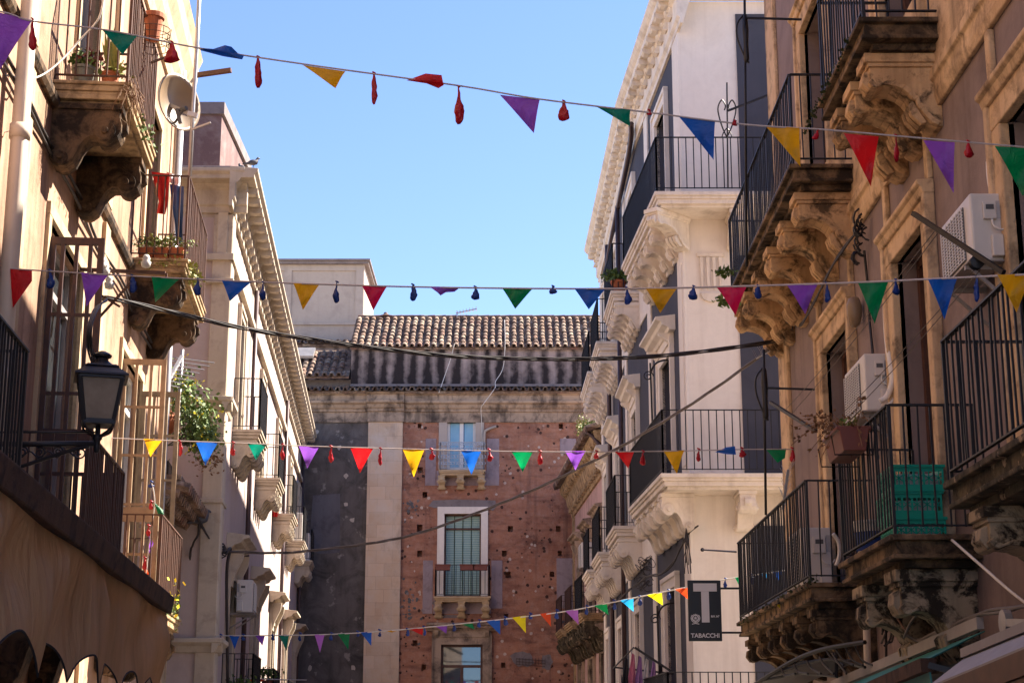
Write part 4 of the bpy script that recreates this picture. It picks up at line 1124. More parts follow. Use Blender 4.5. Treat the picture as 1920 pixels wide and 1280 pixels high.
bunting('second string of pennants with blue balloons, running level just above the tiled roof',
  [(-150,497),(0,503),(200,515),(420,526),(600,533),(780,538),(1000,541),(1200,541),(1380,537),(1600,530),(1750,523),(1920,515),(2060,508)], (lambda x: 13.6-4.6*x/1920),
  [('red',[(19,504),(60,507),(60,527),(24,577)]),('purple',[(152,511),(204,514),(162,575)]),('green',[(284,519),(338,522),(291,567)]),('blue',[(416,526),(471,529),(431,565)]),
   ('yellow',[(550,531),(599,533),(568,581)]),('crimson',[(679,536),(725,538),(700,582)]),('purple',[(806,538),(832,537),(860,541),(852,547),(836,548),(826,554),(820,548)]),('green',[(942,541),(998,542),(966,579)]),
   ('blue',[(1077,541),(1135,542),(1104,580)]),('yellow',[(1211,541),(1269,541),(1238,587)]),('crimson',[(1344,539),(1400,537),(1379,591)]),('purple',[(1476,535),(1533,533),(1510,589)]),
   ('green',[(1609,531),(1665,529),(1640,607)]),('blue',[(1740,524),(1795,521),(1771,599)]),('yellow',[(1870,515),(1935,513),(1906,586)]),('red',[(2000,511),(2050,508),(2020,575)])],
  [(93,507,541,15),(248,517,549,15),(372,523,554,15),(494,530,563,13),(632,529,568,12),(774,534,564,14),(891,538,562,15),(1037,537,551,16),(1175,540,571,14),(1301,537,562,17),(1422,536,560,16),(1550,531,567,12),(1680,525,553,18),(1832,520,566,11)], r=.0065)
bunting('third string of pennants with small red balloons, starting behind the street lamp',
  [(186,820),(300,825),(440,830),(580,836),(780,842),(900,845),(1080,847),(1270,845),(1400,842),(1490,842)], 20.3,
  [('yellow',[(269,822),(305,824),(282,856)]),('blue',[(367,828),(409,829),(385,872)]),('teal',[(464,831),(501,832),(480,862)]),('purple',[(560,836),(599,837),(576,878)]),
   ('red',[(657,839),(700,840),(675,887)]),('yellow',[(755,842),(796,842),(776,894)]),('blue',[(864,844),(903,844),(884,890)]),('green',[(959,846),(1000,846),(980,885)]),
   ('purple',[(1059,845),(1098,845),(1079,881)]),('red',[(1153,846),(1190,845),(1178,878)]),('yellow',[(1243,844),(1283,844),(1269,888)]),
   ('blue',[(1341,847),(1362,838),(1378,836),(1380,852),(1362,851)]),('green',[(1437,843),(1474,840),(1472,858),(1458,867)])],
  [(337,827,855,10),(438,830,854,9),(531,834,862,8),(621,837,867,9),(714,841,872,8),(809,842,862,10),(917,843,865,10),(1013,846,871,11),(1119,846,860,10),(1206,846,872,11),(1310,842,865,8),(1391,840,857,13),(1485,840,866,11)], bcol='red', r=.007)
z4 = lambda x: 28.5 + (x-350)*(21.2-28.5)/(1480-350)
bunting('lowest string of small pennants with blue balloons rising right behind the black sign',
  [(350,1190),(430,1191),(560,1190),(650,1187),(750,1180),(900,1165),(1050,1147),(1130,1132),(1220,1114),(1290,1100),(1360,1086),(1478,1068)], z4,
  [('red',[(352,1191),(363,1168),(366,1189)]),('yellow',[(384,1192),(401,1191),(386,1219)]),('blue',[(430,1191),(449,1192),(440,1216)]),('purple',[(479,1191),(497,1190),(492,1210)]),
   ('teal',[(523,1191),(542,1190),(537,1219)]),('orchid',[(590,1189),(609,1188),(600,1223)]),('green',[(633,1188),(656,1186),(653,1217)]),('blue',[(676,1185),(697,1183),(696,1210)]),
   ('yellow',[(724,1182),(751,1179),(735,1185)]),('red',[(768,1179),(794,1176),(792,1190)]),('purple',[(818,1174),(839,1172),(837,1187)]),('green',[(866,1170),(886,1167),(890,1179)]),
   ('blue',[(912,1164),(938,1160),(938,1189)]),('lemon',[(960,1157),(986,1153),(986,1186)]),('orange',[(1012,1150),(1033,1147),(1033,1174)]),('orchid',[(1060,1145),(1084,1141),(1085,1170)]),
   ('brightgreen',[(1114,1135),(1138,1130),(1141,1152)]),('cyan',[(1163,1125),(1188,1120),(1188,1146)]),('lemon',[(1213,1115),(1241,1109),(1243,1134)]),('orange',[(1266,1104),(1291,1100),(1291,1124)]),
   ('green',[(1378,1082),(1394,1080),(1388,1102)]),('cyan',[(1425,1075),(1440,1073),(1436,1086)]),('blue',[(1450,1072),(1466,1070),(1462,1090)])],
  [(373,1190,1203,7),(415,1190,1205,7),(457,1190,1200,8),(512,1191,1200,8),(563,1187,1201,7),(622,1187,1200,7),(671,1184,1193,6),(712,1181,1193,6),(764,1179,1192,7),(795,1175,1191,6),(851,1170,1183,8),(900,1163,1176,8),(948,1157,1172,10),(995,1150,1160,8),(1045,1144,1160,8),(1101,1136,1152,7),(1152,1126,1143,7),(1200,1118,1135,9),(1254,1106,1124,9),(1361,1085,1101,7),(1410,1078,1095,7)], mat='string_white', r=.009, wob=.01)
bunting('short loose strand of pennants dangling down beside the open grille door of the tan house',
  [(284,905),(288,920),(290,945),(286,975),(283,1000),(280,1020),(277,1045),(274,1075)], 20.2,
  [('white' if False else 'green',[(288,940),(306,956),(308,972),(298,968)]),('purple',[(279,1000),(288,1018),(280,1038)]),('orange',[(272,1056),(279,1076),(270,1082)])],
  [(284,903,914,10,'blue'),(284,940,955,9,'red'),(279,985,1005,8,'red'),(272,1045,1068,9,'red')], mat='string_white', r=.008)
# one pennant of a farther string at the bottom edge
bunting('pennant string cut by the bottom edge below the cream house',
  [(425,1270),(520,1273),(575,1274)], 33.0, [('yellow',[(433,1271),(453,1271),(443,1300)]),('orange',[(463,1271),(500,1272),(480,1282)])], [], r=.01)

# ================================================================== cables
def pcable(name, pts, r, mat, label, strands=1, cat='cable', twist=.02, n=6):
    m = MB(); path = smooth_path([P(x,y,z) for x,y,z in pts], n)
    if strands == 1: m.tube(path, r, 6)
    else:
        L = 0; acc = [0]
        for i in range(1,len(path)): L += (path[i]-path[i-1]).length; acc.append(L)
        for k in range(strands):
            q = []
            for p, l in zip(path, acc):
                a = l*3.2 + 2*PI*k/strands
                q.append(p + Vector((0, math.cos(a)*twist, math.sin(a)*twist)))
            m.tube(q, r, 5)
    return tag(m.build(name, M[mat], smooth=True), label, cat)
pcable('overhead_cable', [(190,560,18.0),(215,561,18.0),(330,587,18.5),(430,610,18.8),(530,628,19.2),(700,652,19.6),(830,666,20.0),(960,672,20.4),(1100,673,20.6),(1250,666,20.8),(1400,648,21),(1470,636,21.2)], .010, 'cable', 'thick black twisted cable sagging across the whole street below the second bunting', 4, twist=.019, n=10)
pcable('overhead_cable', [(412,1033,29.0),(520,1036,28.5),(600,1030,28),(700,1017,27.2),(770,1003,26.6),(860,974,26),(1000,918,24.5),(1100,870,23.7),(1180,828,23.2),(1300,755,22.3),(1400,686,21.6),(1440,655,21.4)], .010, 'cable_grey', 'grey twisted cable climbing from the cream house up to the corner of the mauve house', 3, twist=.015, n=10)
for dz, lb in ((0,'upper of the two cables clipped along the tan house wall'),(.09,'lower of the two cables clipped along the tan house wall')):
    m = MB(); pts = [FL1.W(s_,.05+.02*math.sin(s_*2),7.24-dz+.03*math.sin(s_*1.3+dz*9)) for s_ in [9+.5*i for i in range(30)]]
    m.tube(pts, .018, 5); tag(m.build('wall_cable', M['cable'], smooth=True), lb, 'cable')
pcable('wall_cable', [(0,139,14.0),(45,147,14.0),(75,143,14.2),(110,118,14.4),(150,75,14.6),(185,35,14.6),(195,-10,14.6)], .009, 'cable_white', 'white cable looping up the wall past the snake plant balcony', cat='cable')
pcable('wall_cable', [(45,150,14),(57,170,14),(50,210,14),(30,240,14),(0,250,14)], .006, 'cable_white', 'thin pale cable loop hanging by the cream drain pipe', cat='cable')
pcable('wall_cable', [(372,970,28.3),(372,1000,28.3),(362,1020,28.3),(356,1060,28.4),(354,1280,28.4)], .02, 'cable', 'black cable dropping down the shaded edge of the cream house', cat='cable')
pcable('overhead_cable', [(355,935,28),(368,965,28),(390,1005,28.4),(412,1033,28.8),(424,1040,28.8)], .013, 'cable', 'short black cable running down to the junction on the cream house corner', 2, twist=.02)
pcable('wall_cable', [(424,1037,28.8),(432,1028,29),(426,1060,29),(425,1120,29.1),(427,1280,29.1)], .028, 'cable', 'black cable running straight down the cream house beside the air conditioner', cat='cable')
m = MB()
for k in range(9):
    a = random.random()*6; c = P(410+random.uniform(-10,8),1032+random.uniform(-6,8),28.8)
    ring = [c+Vector((.10*math.cos(a+t),.04*math.sin(t*2),.08*math.sin(a+t*1.1))) for t in [i*.6 for i in range(11)]]
    m.tube(ring, .014, 4)
tag(m.build('cable_junction', M['cable']), 'tangle of black cables on the near corner of the cream house', 'cable tangle')
pcable('wall_cable', [(1309,985,27.2),(1290,1000,27.4),(1275,1030,27.8),(1262,1055,28.2),(1240,1075,28.8),(1215,1080,30),(1195,1095,31),(1180,1105,32),(1150,1135,34.5),(1130,1155,37)], .014, 'cable', 'thick dark cable running under the white balconies of the slate house', 2, twist=.016, cat='cable')
m = MB()
c = P(1287,1012,27.0)
for k in range(8):
    e = c + Vector((random.uniform(-.13,.13),0,-random.uniform(.3,.6))); m.tube([c+Vector((0,0,.2)), c+Vector((random.uniform(-.04,.04),-.03,0)), e], .007, 4)
m.ball(c, .04); tag(m.build('cable_junction', M['cable']), 'black cable junction with loose ends hanging from the corner balcony of the slate house', 'cable tangle')
m = MB()
c = P(1208,1080,31)
for k in range(14):
    a = random.random()*6; cc = c+Vector((random.uniform(-.12,.12),0,random.uniform(-.25,.3)))
    m.tube([cc+Vector((.09*math.cos(a+t),.05*math.cos(t),.10*math.sin(t))) for t in [i*.7 for i in range(9)]], .007, 4)
tag(m.build('cable_coil', M['cable']), 'tangled black cable coil between the white balconies in the street', 'cable tangle')

# ================================================================== street lamp at left
def lamp_left():
    zc = 13.0
    def q(px,py,z=zc): return P(px,py,z)
    k = zc/FPX
    base = q(187,832)
    t = thing('street_lamp','four sided lantern with frosted glass on a scrolled iron arm before the tan house','street lamp',tuple(base))
    cx = q(190,700).x; cy = q(190,700).y
    def Z(py): return q(190,py).z
    def ring4(w, z, rot=.28):
        return [Vector((cx+w*math.cos(rot+PI/4+i*PI/2)*1.414/1.0*.5*2/2, cy+w*math.sin(rot+PI/4+i*PI/2)*1.414*.5, z)) for i in range(4)]
    def R4(pxw, z): return ring4(pxw*k*1.02, z)
    T4, B4 = R4(76, Z(712)), R4(52, Z(797))
    m = MB()
    for a, b in zip(T4, B4): m.bar(a, b, .030)
    for i in range(4):
        m.bar(T4[i], T4[(i+1)%4], .035); m.bar(B4[i], B4[(i+1)%4], .03)
    m.loft([p-Vector((0,0,.015)) for p in R4(56,Z(799))], R4(56,Z(796)))
    m.build('lantern_frame', M['lamp_metal'], t)
    g = MB(); g.loft([p for p in R4(50,Z(796))], [p for p in R4(73,Z(713))]); g.build('glass_body', M['lampglass'], t)
    m = MB()
    m.loft(R4(96,Z(711)), R4(94,Z(707))); m.loft(R4(92,Z(707)), R4(52,Z(690)))
    m.loft(R4(60,Z(690)), R4(50,Z(686))); 
    m.lathe((cx,cy,0), [(24*k,Z(688)),(22*k,Z(683)),(13*k,Z(676)),(11*k,Z(670)),(17*k,Z(668)),(18*k,Z(664)),(13*k,Z(660)),(5*k,Z(656))], 16)
    m.build('roof', M['lamp_metal'], t, smooth=False)
    m = MB(); m.lathe((cx,cy,0), [(8*k,Z(797)),(9*k,Z(788)),(9*k,Z(775)),(7*k,Z(772))], 12); m.build('lamp_holder', M['ac_dark'], t)
    m = MB()
    for p in B4: 
        d = (p-Vector((cx,cy,p.z))); m.tube(smooth_path([p, p+Vector((0,0,-.05))-d*.1, Vector((cx,cy,Z(822)))+d*.25, Vector((cx,cy,Z(826)))],4), .011, 5)
    m.lathe((cx,cy,0), [(3*k,Z(855)),(5*k,Z(852)),(6*k,Z(842)),(6*k,Z(832)),(9*k,Z(828)),(9*k,Z(823)),(5*k,Z(818)),(5*k,Z(806)),(3*k,Z(800))], 12)
    # arm to the wall: runs to the left, at right angles to the wall
    y = cy; xw = FL1.W(FL1.hit(60,835,0)[0],0,0).x-.2
    a = Vector((cx,y,Z(838)))
    n = 1
    xw = -4.3
    m.tube([a, Vector((xw,y,a.z))], .022, 8); m.tube([Vector((cx+.02,y,Z(815))), Vector((xw,y,Z(815)))], .009, 5)
    m.tube(smooth_path([Vector((cx-.06,y,Z(842))), Vector((cx-.22,y,Z(852))), Vector((cx-.5,y,Z(875))), Vector((cx-.62,y,Z(885)))],4), .016, 6)
    X_ = Vector((1,0,0)); Zv = Vector((0,0,1))
    for (px,py,r,tn,a0) in ((160,855,.055,1.5,2.2),(118,853,.045,1.6,0),(85,855,.045,-1.6,2),(52,853,.045,1.6,0),(27,858,.04,-1.5,2)):
        c = q(px,py); c.y = y; m.tube(spiral(c, X_, Zv, r, .01, tn, 22, a0), .007, 5)
    pts = [q(150,862),q(132,850),q(118,864),q(100,852),q(85,866),q(66,852),q(50,864),q(30,850)]
    for p in pts: p.y = y
    m.tube(smooth_path(pts,4), .007, 5)
    m.build('arm', M['lamp_metal'], t, smooth=True)
    m = MB()
    for k_ in range(3):
        pts = [(172+k_*5,680,zc),(164+k_*4,650,zc),(166+k_*3,610,zc),(178+k_*3,578,zc+.5),(200,564-k_*2,zc+1.5)]
        m.tube(smooth_path([P(*p) for p in pts],6), .009, 5)
    tag(m.build('cable_loop', M['cable'], smooth=True), 'bundle of black cables looping up from the street lamp to the wall insulators', 'cable')
lamp_left()
# insulators on an iron bracket
t = thing('cable_bracket','rusty wall bracket with ceramic insulators above the street lamp','bracket',tuple(P(195,500,18)))
m = MB(); 
m.bar(P(150,505,17.6),P(310,512,17.6),.035); m.bar(P(245,530,17.6),P(178,604,17.6),.022); m.bar(P(180,548,17.6),P(225,575,17.6),.022); m.bar(P(312,512,17.6),P(312,540,17.6),.02); m.bar(P(165,500,17.6),P(175,514,17.6),.02)
m.build('arm', M['rust'], t)
for px,py in ((192,495),(205,530),(274,490),(197,505)):
    m = MB(); m.lathe(P(px,py,17.5), [(.02,-.07),(.045,-.06),(.055,-.01),(.035,.01),(.045,.03),(.025,.07)], 12); m.build('insulator', M['ceramic'], t, smooth=True)

# ================================================================== masts, dish, antennas
m = MB(); m.tube([P(374,-20,22.6),P(369,90,22.4),P(362,200,22.2),P(356,330,22.0)], .028, 8)
tag(m.build('antenna_mast', M['steel'], smooth=True), 'tall galvanised mast carrying the satellite dish beside the tan house', 'mast')
dd = thing('satellite_dish','beige satellite dish seen from the side, clamped to the tall mast','satellite dish',tuple(P(357,215,22.1)))
c = P(329,194,22.3)
ax = Vector((.83,-.55,.03)).normalized()   # dish axis
q_ = ax.to_track_quat('Z','Y').to_matrix()
Rr = .395
prof = []
for i in range(9):
    r_ = Rr*i/8; prof.append((max(r_,.002), .16*(r_/Rr)**2))
for i in range(8,-1,-1):
    r_ = Rr*i/8; prof.append((max(r_,.002)*1.0+.004, .16*(r_/Rr)**2-.012))
m = MB(); m.lathe(c-ax*.08, prof, 28, q_); m.build('reflector', M['dish'], dd, smooth=True)
m = MB(); f = c + ax*.16 + Vector((0,0,-.12)); m.tube([c-ax*.07+Vector((.06,0,-.25)), c+ax*.02+Vector((.0,0,-.27)), f], .018, 6); m.lathe(f, [(.03,-.05),(.035,0),(.03,.05)], 10, q_)
m.bar(c+ax*.04+Vector((.0,-.02,-.1)), c+ax*.02+Vector((.07,-.02,-.30)), .05)
m.build('feed_arm', M['ac_dark'], dd)
m = MB(); m.bar(c-ax*.1, P(359,215,22.15), .05); m.bar(P(352,213,22.1), P(370,218,22.1), .06); m.bar(P(360,243,22.0), P(395,230,22.0), .025); m.build('clamp', M['steel'], dd)
ta = thing('tv_antenna','old television antenna with many thin rods on a pole in front of the cream house','antenna',tuple(P(330,1010,27)))
m = MB(); m.tube([P(342,655,27.2),P(332,830,27.0),P(322,1010,26.8)], .028, 8); m.build('pole', M['wood_light'] if False else M['steel'], ta, smooth=True)
m = MB(); m.bar(P(341,668,27.1),P(313,718,26.0),.05); 
for i in range(8):
    t_ = i/7; x_ = 340-26*t_; y_ = 670+46*t_; L = 62-40*t_
    z_ = 27.1-1.1*t_; m.tube([P(x_-38,y_-3,z_),P(x_+L,y_+10,z_)], .009, 4)
m.build('rods', M['steel'], ta)
m = MB(); c = P(333,915,27)
for k in range(7): m.tube([c+Vector(((.13+.012*k)*math.cos(t_),.02*k,-.1+(.15+.01*k)*math.sin(t_+k*.1))) for t_ in [i*PI/8 for i in range(17)]], .011, 4, cap=False)
tag(m.build('cable_coil', M['cable_white']), 'coil of pale cable tied to the antenna pole on the left', 'cable')
ra = thing('roof_antenna','small television antenna on top of the tiled palazzo roof','antenna',tuple(atY(857,603,YB+2)))
m = MB(); m.tube([atY(857,612,YB+2),atY(857,583,YB+2)], .025, 6); m.bar(atY(855,587,YB+2),atY(894,579,YB+2),.04)
for i in range(7): 
    p = atY(857+i*6,587-i*1.3,YB+2); m.tube([p+Vector((0,-.3,0)),p+Vector((0,.3,0))], .012, 4)
m.build('boom', M['steel'], ra)
cm = MB(); c_ = atY(723,600,YB+2.2); cm.lathe(c_, [(.12,-.3),(.12,.05),(.28,.08),(.30,.12),(.1,.2),(.05,.28)], 12); tag(cm.build('roof_vent', M['rust']), 'little capped metal roof vent at the left end of the tiled ridge', 'vent')

# ================================================================== air conditioners
def ac_unit(F, s0, o0, z0, label, W=.86, D=.24, H=.52, tray=True):
    t = thing('air_conditioner', label, 'air conditioner', tuple(F.W(s0,o0,z0)), 'outdoor air conditioner units on the facades')
    m = MB(); m.box(F, s0, s0+W, o0, o0+D, z0, z0+H); m.build('casing', M['ac'], t, bevel=.015)
    m = MB(); m.box(F, s0+W*.22, s0+W*.94, o0+D+.001, o0+D+.008, z0+.05, z0+H-.05)
    m.build('fan_grille', M['ac_dark'], t)
    m = MB()
    for k in range(17): zz = z0+.06+k*(H-.12)/16; m.box(F, s0+W*.22, s0+W*.94, o0+D+.008, o0+D+.016, zz-.004, zz+.004)
    for k in range(9): ss = s0+W*.22+k*W*.72/8; m.box(F, ss-.004, ss+.004, o0+D+.016, o0+D+.022, z0+.05, z0+H-.05)
    m.build('grille_bars', M['ac'], t)
    # near end face details
    m = MB(); m.box(F, s0-.03, s0-.001, o0+D*.20, o0+D*.62, z0+H*.60, z0+H*.86); m.build('service_cover', M['ac'], t, bevel=.006)
    m = MB(); m.box(F, s0-.034, s0-.028, o0+D*.28, o0+D*.54, z0+H*.74, z0+H*.81); m.build('handle_slot', M['ac_dark'], t)
    m = MB(); m.box(F, s0-.05, s0-.001, o0+D*.05, o0+D*.42, z0+.02, z0+H*.36); m.build('valve_cover', M['ac'], t, bevel=.008)
    m = MB(); m.box(F, s0-.004, s0-.0005, o0+D*.02+.005, o0+D*.17, z0+H*.62, z0+H*.88); m.build('rating_plate', M['label_grey'], t)
    m = MB(); m.tube(smooth_path([F.W(s0-.02,o0+D*.35,z0+H*.6),F.W(s0-.05,o0+D*.35,z0+H*.48),F.W(s0-.05,o0+D*.1,z0+H*.42),F.W(s0-.02,o0-.03,z0+H*.5)],4), .008, 5); m.build('cable', M['pipe_white'], t, smooth=True)
    if tray:
        m = MB()
        for ss in (s0+.1, s0+W-.1): m.box(F, ss-.02, ss+.02, 0, o0+D+.04, z0-.045, z0-.005); m.bar(F.W(ss,0,z0-.3),F.W(ss,o0+D,z0-.03),.025)
        m.box(F, s0-.02, s0+W+.02, o0, o0+D+.04, z0-.012, z0-.003)
        m.build('bracket', M['greywood'], t)
    return t
ac_unit(FR1, 11.22, .06, 4.98, 'white air conditioner highest on the mauve wall beside the thick white hoses', H=.50, W=.80, D=.22)
ac_unit(FR1, 14.95, .05, 4.66, 'white air conditioner on the mauve wall just above the brown planter with the dry plant', H=.54, W=.92, D=.23)
ac_unit(FR1, 17.45, .18, F1+.03, 'air conditioner standing on the floor of the long dark balcony, behind its railing', H=.68, W=.86, D=.32, tray=False)
ac_unit(FL2, 31.3, .12, 4.15, 'grey air conditioner on the shaded wall of the cream house beside the black cable', H=.6, W=.8, D=.30)
ac_unit(FL2, bays[3]+.9, .12, L2F+.02, 'air conditioner standing on the second farthest balcony of the cream house', H=.9, W=.7, D=.30, tray=False)
ac_unit(FL2, bays[4]+.5, .12, L2F+.02, 'air conditioner standing on the farthest balcony of the cream house', H=.9, W=.7, D=.30, tray=False)
ac_unit(FR3, 2.9, .1, 6.6, 'small air conditioner on the pink wall between the white house and the palazzo', H=.7, W=.8, D=.4)
# hoses
def hose(pts, r, label, mat='pipe_white'):
    m = MB(); m.tube(smooth_path([P(*p) for p in pts],6), r, 8)
    tag(m.build('hose', M[mat], smooth=True), label, 'hose')
hose([(1850,500,11.9),(1868,490,11.9),(1884,470,11.9),(1888,440,11.9),(1880,400,11.95),(1868,375,12.1),(1860,330,12.3),(1858,295,12.5),(1866,270,12.6),(1880,262,12.6)], .025, 'thick white hose arching beside the highest air conditioner')
hose([(1848,480,11.95),(1860,470,11.9),(1878,450,11.85),(1880,420,11.9),(1870,385,12.0),(1856,350,12.2),(1852,300,12.4),(1858,272,12.6),(1874,264,12.6)], .014, 'thinner white hose next to the thick one by the highest air conditioner')
hose([(1650,752,15.1),(1664,742,15.1),(1673,715,15.1),(1671,690,15.15),(1664,640,15.3),(1661,590,15.4),(1661,550,15.5),(1668,528,15.5),(1678,516,15.5)], .028, 'white hose climbing the door frame above the planter')
hose([(1655,765,15.1),(1676,748,15.1),(1683,715,15.1),(1680,670,15.2),(1672,640,15.3)], .014, 'thin white hose branching beside the door frame')
hose([(1562,1000,17.1),(1572,1015,17.1),(1574,1040,17.1),(1568,1060,17.1)], .022, 'short grey hose behind the railing beside the floor standing air conditioner')
hose([(1623,1118,15.6),(1625,1180,15.6),(1627,1262,15.6)], .035, 'cream waste pipe running down the wall below the dark balcony', 'pipe_cream')
hose([(1893,370,11.7),(1896,440,11.7),(1902,560,11.65)], .012, 'thin pipe running down beside the highest door frame', 'pipe_cream')

# ================================================================== crates, bucket, planter on the right balconies
def crate(F, s0, o0, z0, label, W=.40, L=.56, H=.205):
    t = thing('crate', label, 'crate', tuple(F.W(s0,o0,z0)), 'green plastic crates stacked on the balcony')
    m = MB(); th = .008; o1_, s1_ = o0+W, s0+L
    m.box(F, s0+.01, s1_-.01, o0+.01, o1_-.01, z0, z0+.012)
    def side(fn, n):     # frames with a row of round holes built from bars
        pass
    z1_ = z0+H
    for (a,b,c,d) in ((s0,s0+th,o0,o1_),(s1_-th,s1_,o0,o1_),(s0+th,s1_-th,o0,o0+th),(s0+th,s1_-th,o1_-th,o1_)):
        m.box(F, a,b,c,d, z0, z0+.055); m.box(F, a,b,c,d, z1_-.05, z1_)
    # rim
    for (a,b,c,d) in ((s0-.012,s0,o0-.012,o1_+.012),(s1_,s1_+.012,o0-.012,o1_+.012),(s0,s1_,o0-.012,o0),(s0,s1_,o1_,o1_+.012)): m.box(F, a,b,c,d, z1_-.018, z1_+.004)
    # openwork flowers: posts plus ring spokes
    for (F_, fixed, rng, ax_) in ((F,'s0',(o0,o1_),0),(F,'o1',(s0,s1_),1)):
        n = 5 if ax_ == 0 else 7; d = (rng[1]-rng[0])/n
        zc = (z0+.055+z1_-.05)/2; hh = (z1_-.05-z0-.055)/2
        for k in range(n+1):
            p = rng[0]+k*d; p = min(max(p, rng[0]+.008), rng[1]-.008)
            if ax_ == 0: m.box(F, s0, s0+th, p-.008, p+.008, z0+.055, z1_-.05)
            else: m.box(F, p-.008, p+.008, o1_-th, o1_, z0+.055, z1_-.05)
        for k in range(n):
            cc = rng[0]+(k+.5)*d
            for a in range(3):
                an = a*PI/3+PI/6; e = (math.cos(an)*d*.5, math.sin(an)*hh)
                if ax_ == 0: m.bar(F.W(s0+.004,cc-e[0],zc-e[1]), F.W(s0+.004,cc+e[0],zc+e[1]), .009)
                else: m.bar(F.W(cc-e[0],o1_-.004,zc-e[1]), F.W(cc+e[0],o1_-.004,zc+e[1]), .009)
    m.build('basket', M['crate'], t)
    m = MB(); m.box(F, s0+.03, s1_-.03, o0+.03, o1_-.03, z0+.014, z0+H*.7); m.build('contents', M['label_grey'], t, bevel=.02)
    return t
crate(FR1, 13.1, .10, F1+.01, 'green openwork crate at the bottom of the stack of three')
crate(FR1, 13.1, .12, F1+.215, 'green openwork crate in the middle of the stack of three')
crate(FR1, 13.08, .10, F1+.42, 'green openwork crate on top of the stack of three', H=.21)
b_ = thing('bucket','blue and white plastic bucket on the balcony of the green crates','bucket',tuple(FR1.W(14.1,.48,F1)))
m = MB(); m.lathe(FR1.W(14.1,.48,F1+.005), [(.12,0),(.15,.28),(.16,.29),(.16,.31),(.14,.31)], 16); m.build('tub', M['ac'], b_)
m = MB(); m.lathe(FR1.W(14.1,.48,F1+.06), [(.128,0),(.146,.16),(.149,.16),(.131,0)], 16); m.build('wrapper', M['blue_cloth'], b_)
def blob_leaves(m, c, rad, n, size, up=0, spread=1):
    c = Vector(c)
    for k in range(n):
        d = Vector((random.gauss(0,.45),random.gauss(0,.45),random.gauss(0,.45)))
        m.leaf(c+Vector((d.x*rad[0],d.y*rad[1],d.z*rad[2]+up)), size*random.uniform(.6,1.3), spread)
pt = thing('planter','brown plastic planter with a dried up straggly plant hooked over the railing corner','planter',tuple(P(1590,845,14.3)))
m = MB(); F_ = FR1; so_ = FR1.hit(1585,830,.82)[0]; zo = FR1.hit(1600,845,.82)[1]
pr = [(.72,zo),(.90,zo),(.93,zo+.17),(.95,zo+.17),(.95,zo+.2),(.67,zo+.2),(.67,zo+.17),(.69,zo+.17)]
m.prism(F_, pr, so_-.32, so_+.30); m.build('trough', M['brown_plastic'], pt, bevel=.006)
m = MB()
for k in range(26):
    a = F_.W(so_+random.uniform(-.3,.4), .8, zo+.18); L = random.uniform(.15,.5)
    d = Vector((random.uniform(-1,.1),random.uniform(-.5,.9),random.uniform(-.3,.6))).normalized()
    p1 = a+d*L*.5+Vector((0,0,.08)); p2 = a+d*L+Vector((0,0,-.12*random.random()*3*L))
    m.tube([a,p1,p2], .003, 3)
    for q in range(7): m.leaf(p1.lerp(p2,random.random())+Vector((random.gauss(0,.02),random.gauss(0,.02),random.gauss(0,.02))), random.uniform(.02,.05), 1.4)
m.build('dry_plant', M['dry'], pt)
m = MB(); blob_leaves(m, F_.W(so_-.05,.8,zo+.24), (.1,.2,.06), 60, .05); m.build('green_shoots', M['leaf'], pt)
m = MB()
for s_ in (so_-.3, so_+.28): m.tube([F_.W(s_,.64,zo+.2),F_.W(s_,.66,zo-.03),F_.W(s_,.97,zo-.03),F_.W(s_,.99,zo+.12)], .006, 4)
m.build('hanger', M['iron'], pt)

# ================================================================== sign
sg = thing('shop_sign','black hanging tobacconist sign with a big pale letter T fixed to the long dark balcony','sign',tuple(P(1322,1200,21.0)))
FS_Y = P(1322,1140,20.9).y
FS = Frame(0,FS_Y,1,0,(0,-1))
a = FS.hit(1292,1201); b = FS.hit(1351,1087)
m = MB(); m.box(FS, a[0], b[0], -.05, 0, a[1], b[1]); m.build('panel', M['sign'], sg, bevel=.006)
m = MB(); 
c0,c1 = FS.hit(1351,1102), FS.hit(1378,1102); 
for py in (1102,1185):
    z_ = FS.hit(1351,py)[1]; m.box(FS, b[0], b[0]+.26, -.04, -.01, z_-.012, z_+.012)
m.build('bracket', M['iron'], sg)
m = MB(); 
def sq(px,py): return FS.hit(px,py)
t0 = sq(1299.5,1093); t1 = sq(1344,1108); m.box(FS, t0[0], t1[0], 0, .006, t1[1], t0[1])
t2 = sq(1314.5,1108.2); t3 = sq(1330.5,1166); m.box(FS, t2[0], t3[0], 0, .006, t3[1], t2[1])
m.build('letter_T', M['sign_white'], sg)
def text(par, F, s, z, body, h, mat, name, o=.004, bold=0):
    cu = bpy.data.curves.new(name, 'FONT'); cu.body = body; cu.size = h; cu.extrude = .002; cu.align_x='CENTER'; cu.align_y='CENTER'; cu.offset = bold
    ob = bpy.data.objects.new(name, cu); COL.objects.link(ob)
    bpy.context.view_layer.update()
    me = bpy.data.meshes.new_from_object(ob.evaluated_get(bpy.context.evaluated_depsgraph_get()))
    bpy.data.objects.remove(ob)
    for v in me.vertices:      # lay the text into the facade frame: x along s, y up
        p = F.W(s+v.co.x*F.dsign if hasattr(F,'dsign') else s+v.co.x, o+v.co.z, z+v.co.y); v.co = p - Vector(par['_w'])
    me.materials.clear(); me.materials.append(M[mat])
    o2 = bpy.data.objects.new(name, me); COL.objects.link(o2); o2.parent = par
    return o2
c = sq(1322.5,1191); text(sg, FS, c[0], c[1], 'TABACCHI', .074, 'sign_white', 'lettering', bold=.0018)
c = sq(1341,1155); text(sg, FS, c[0], c[1], "RIV. N°", .034, 'sign_white', 'lettering', bold=.0012)
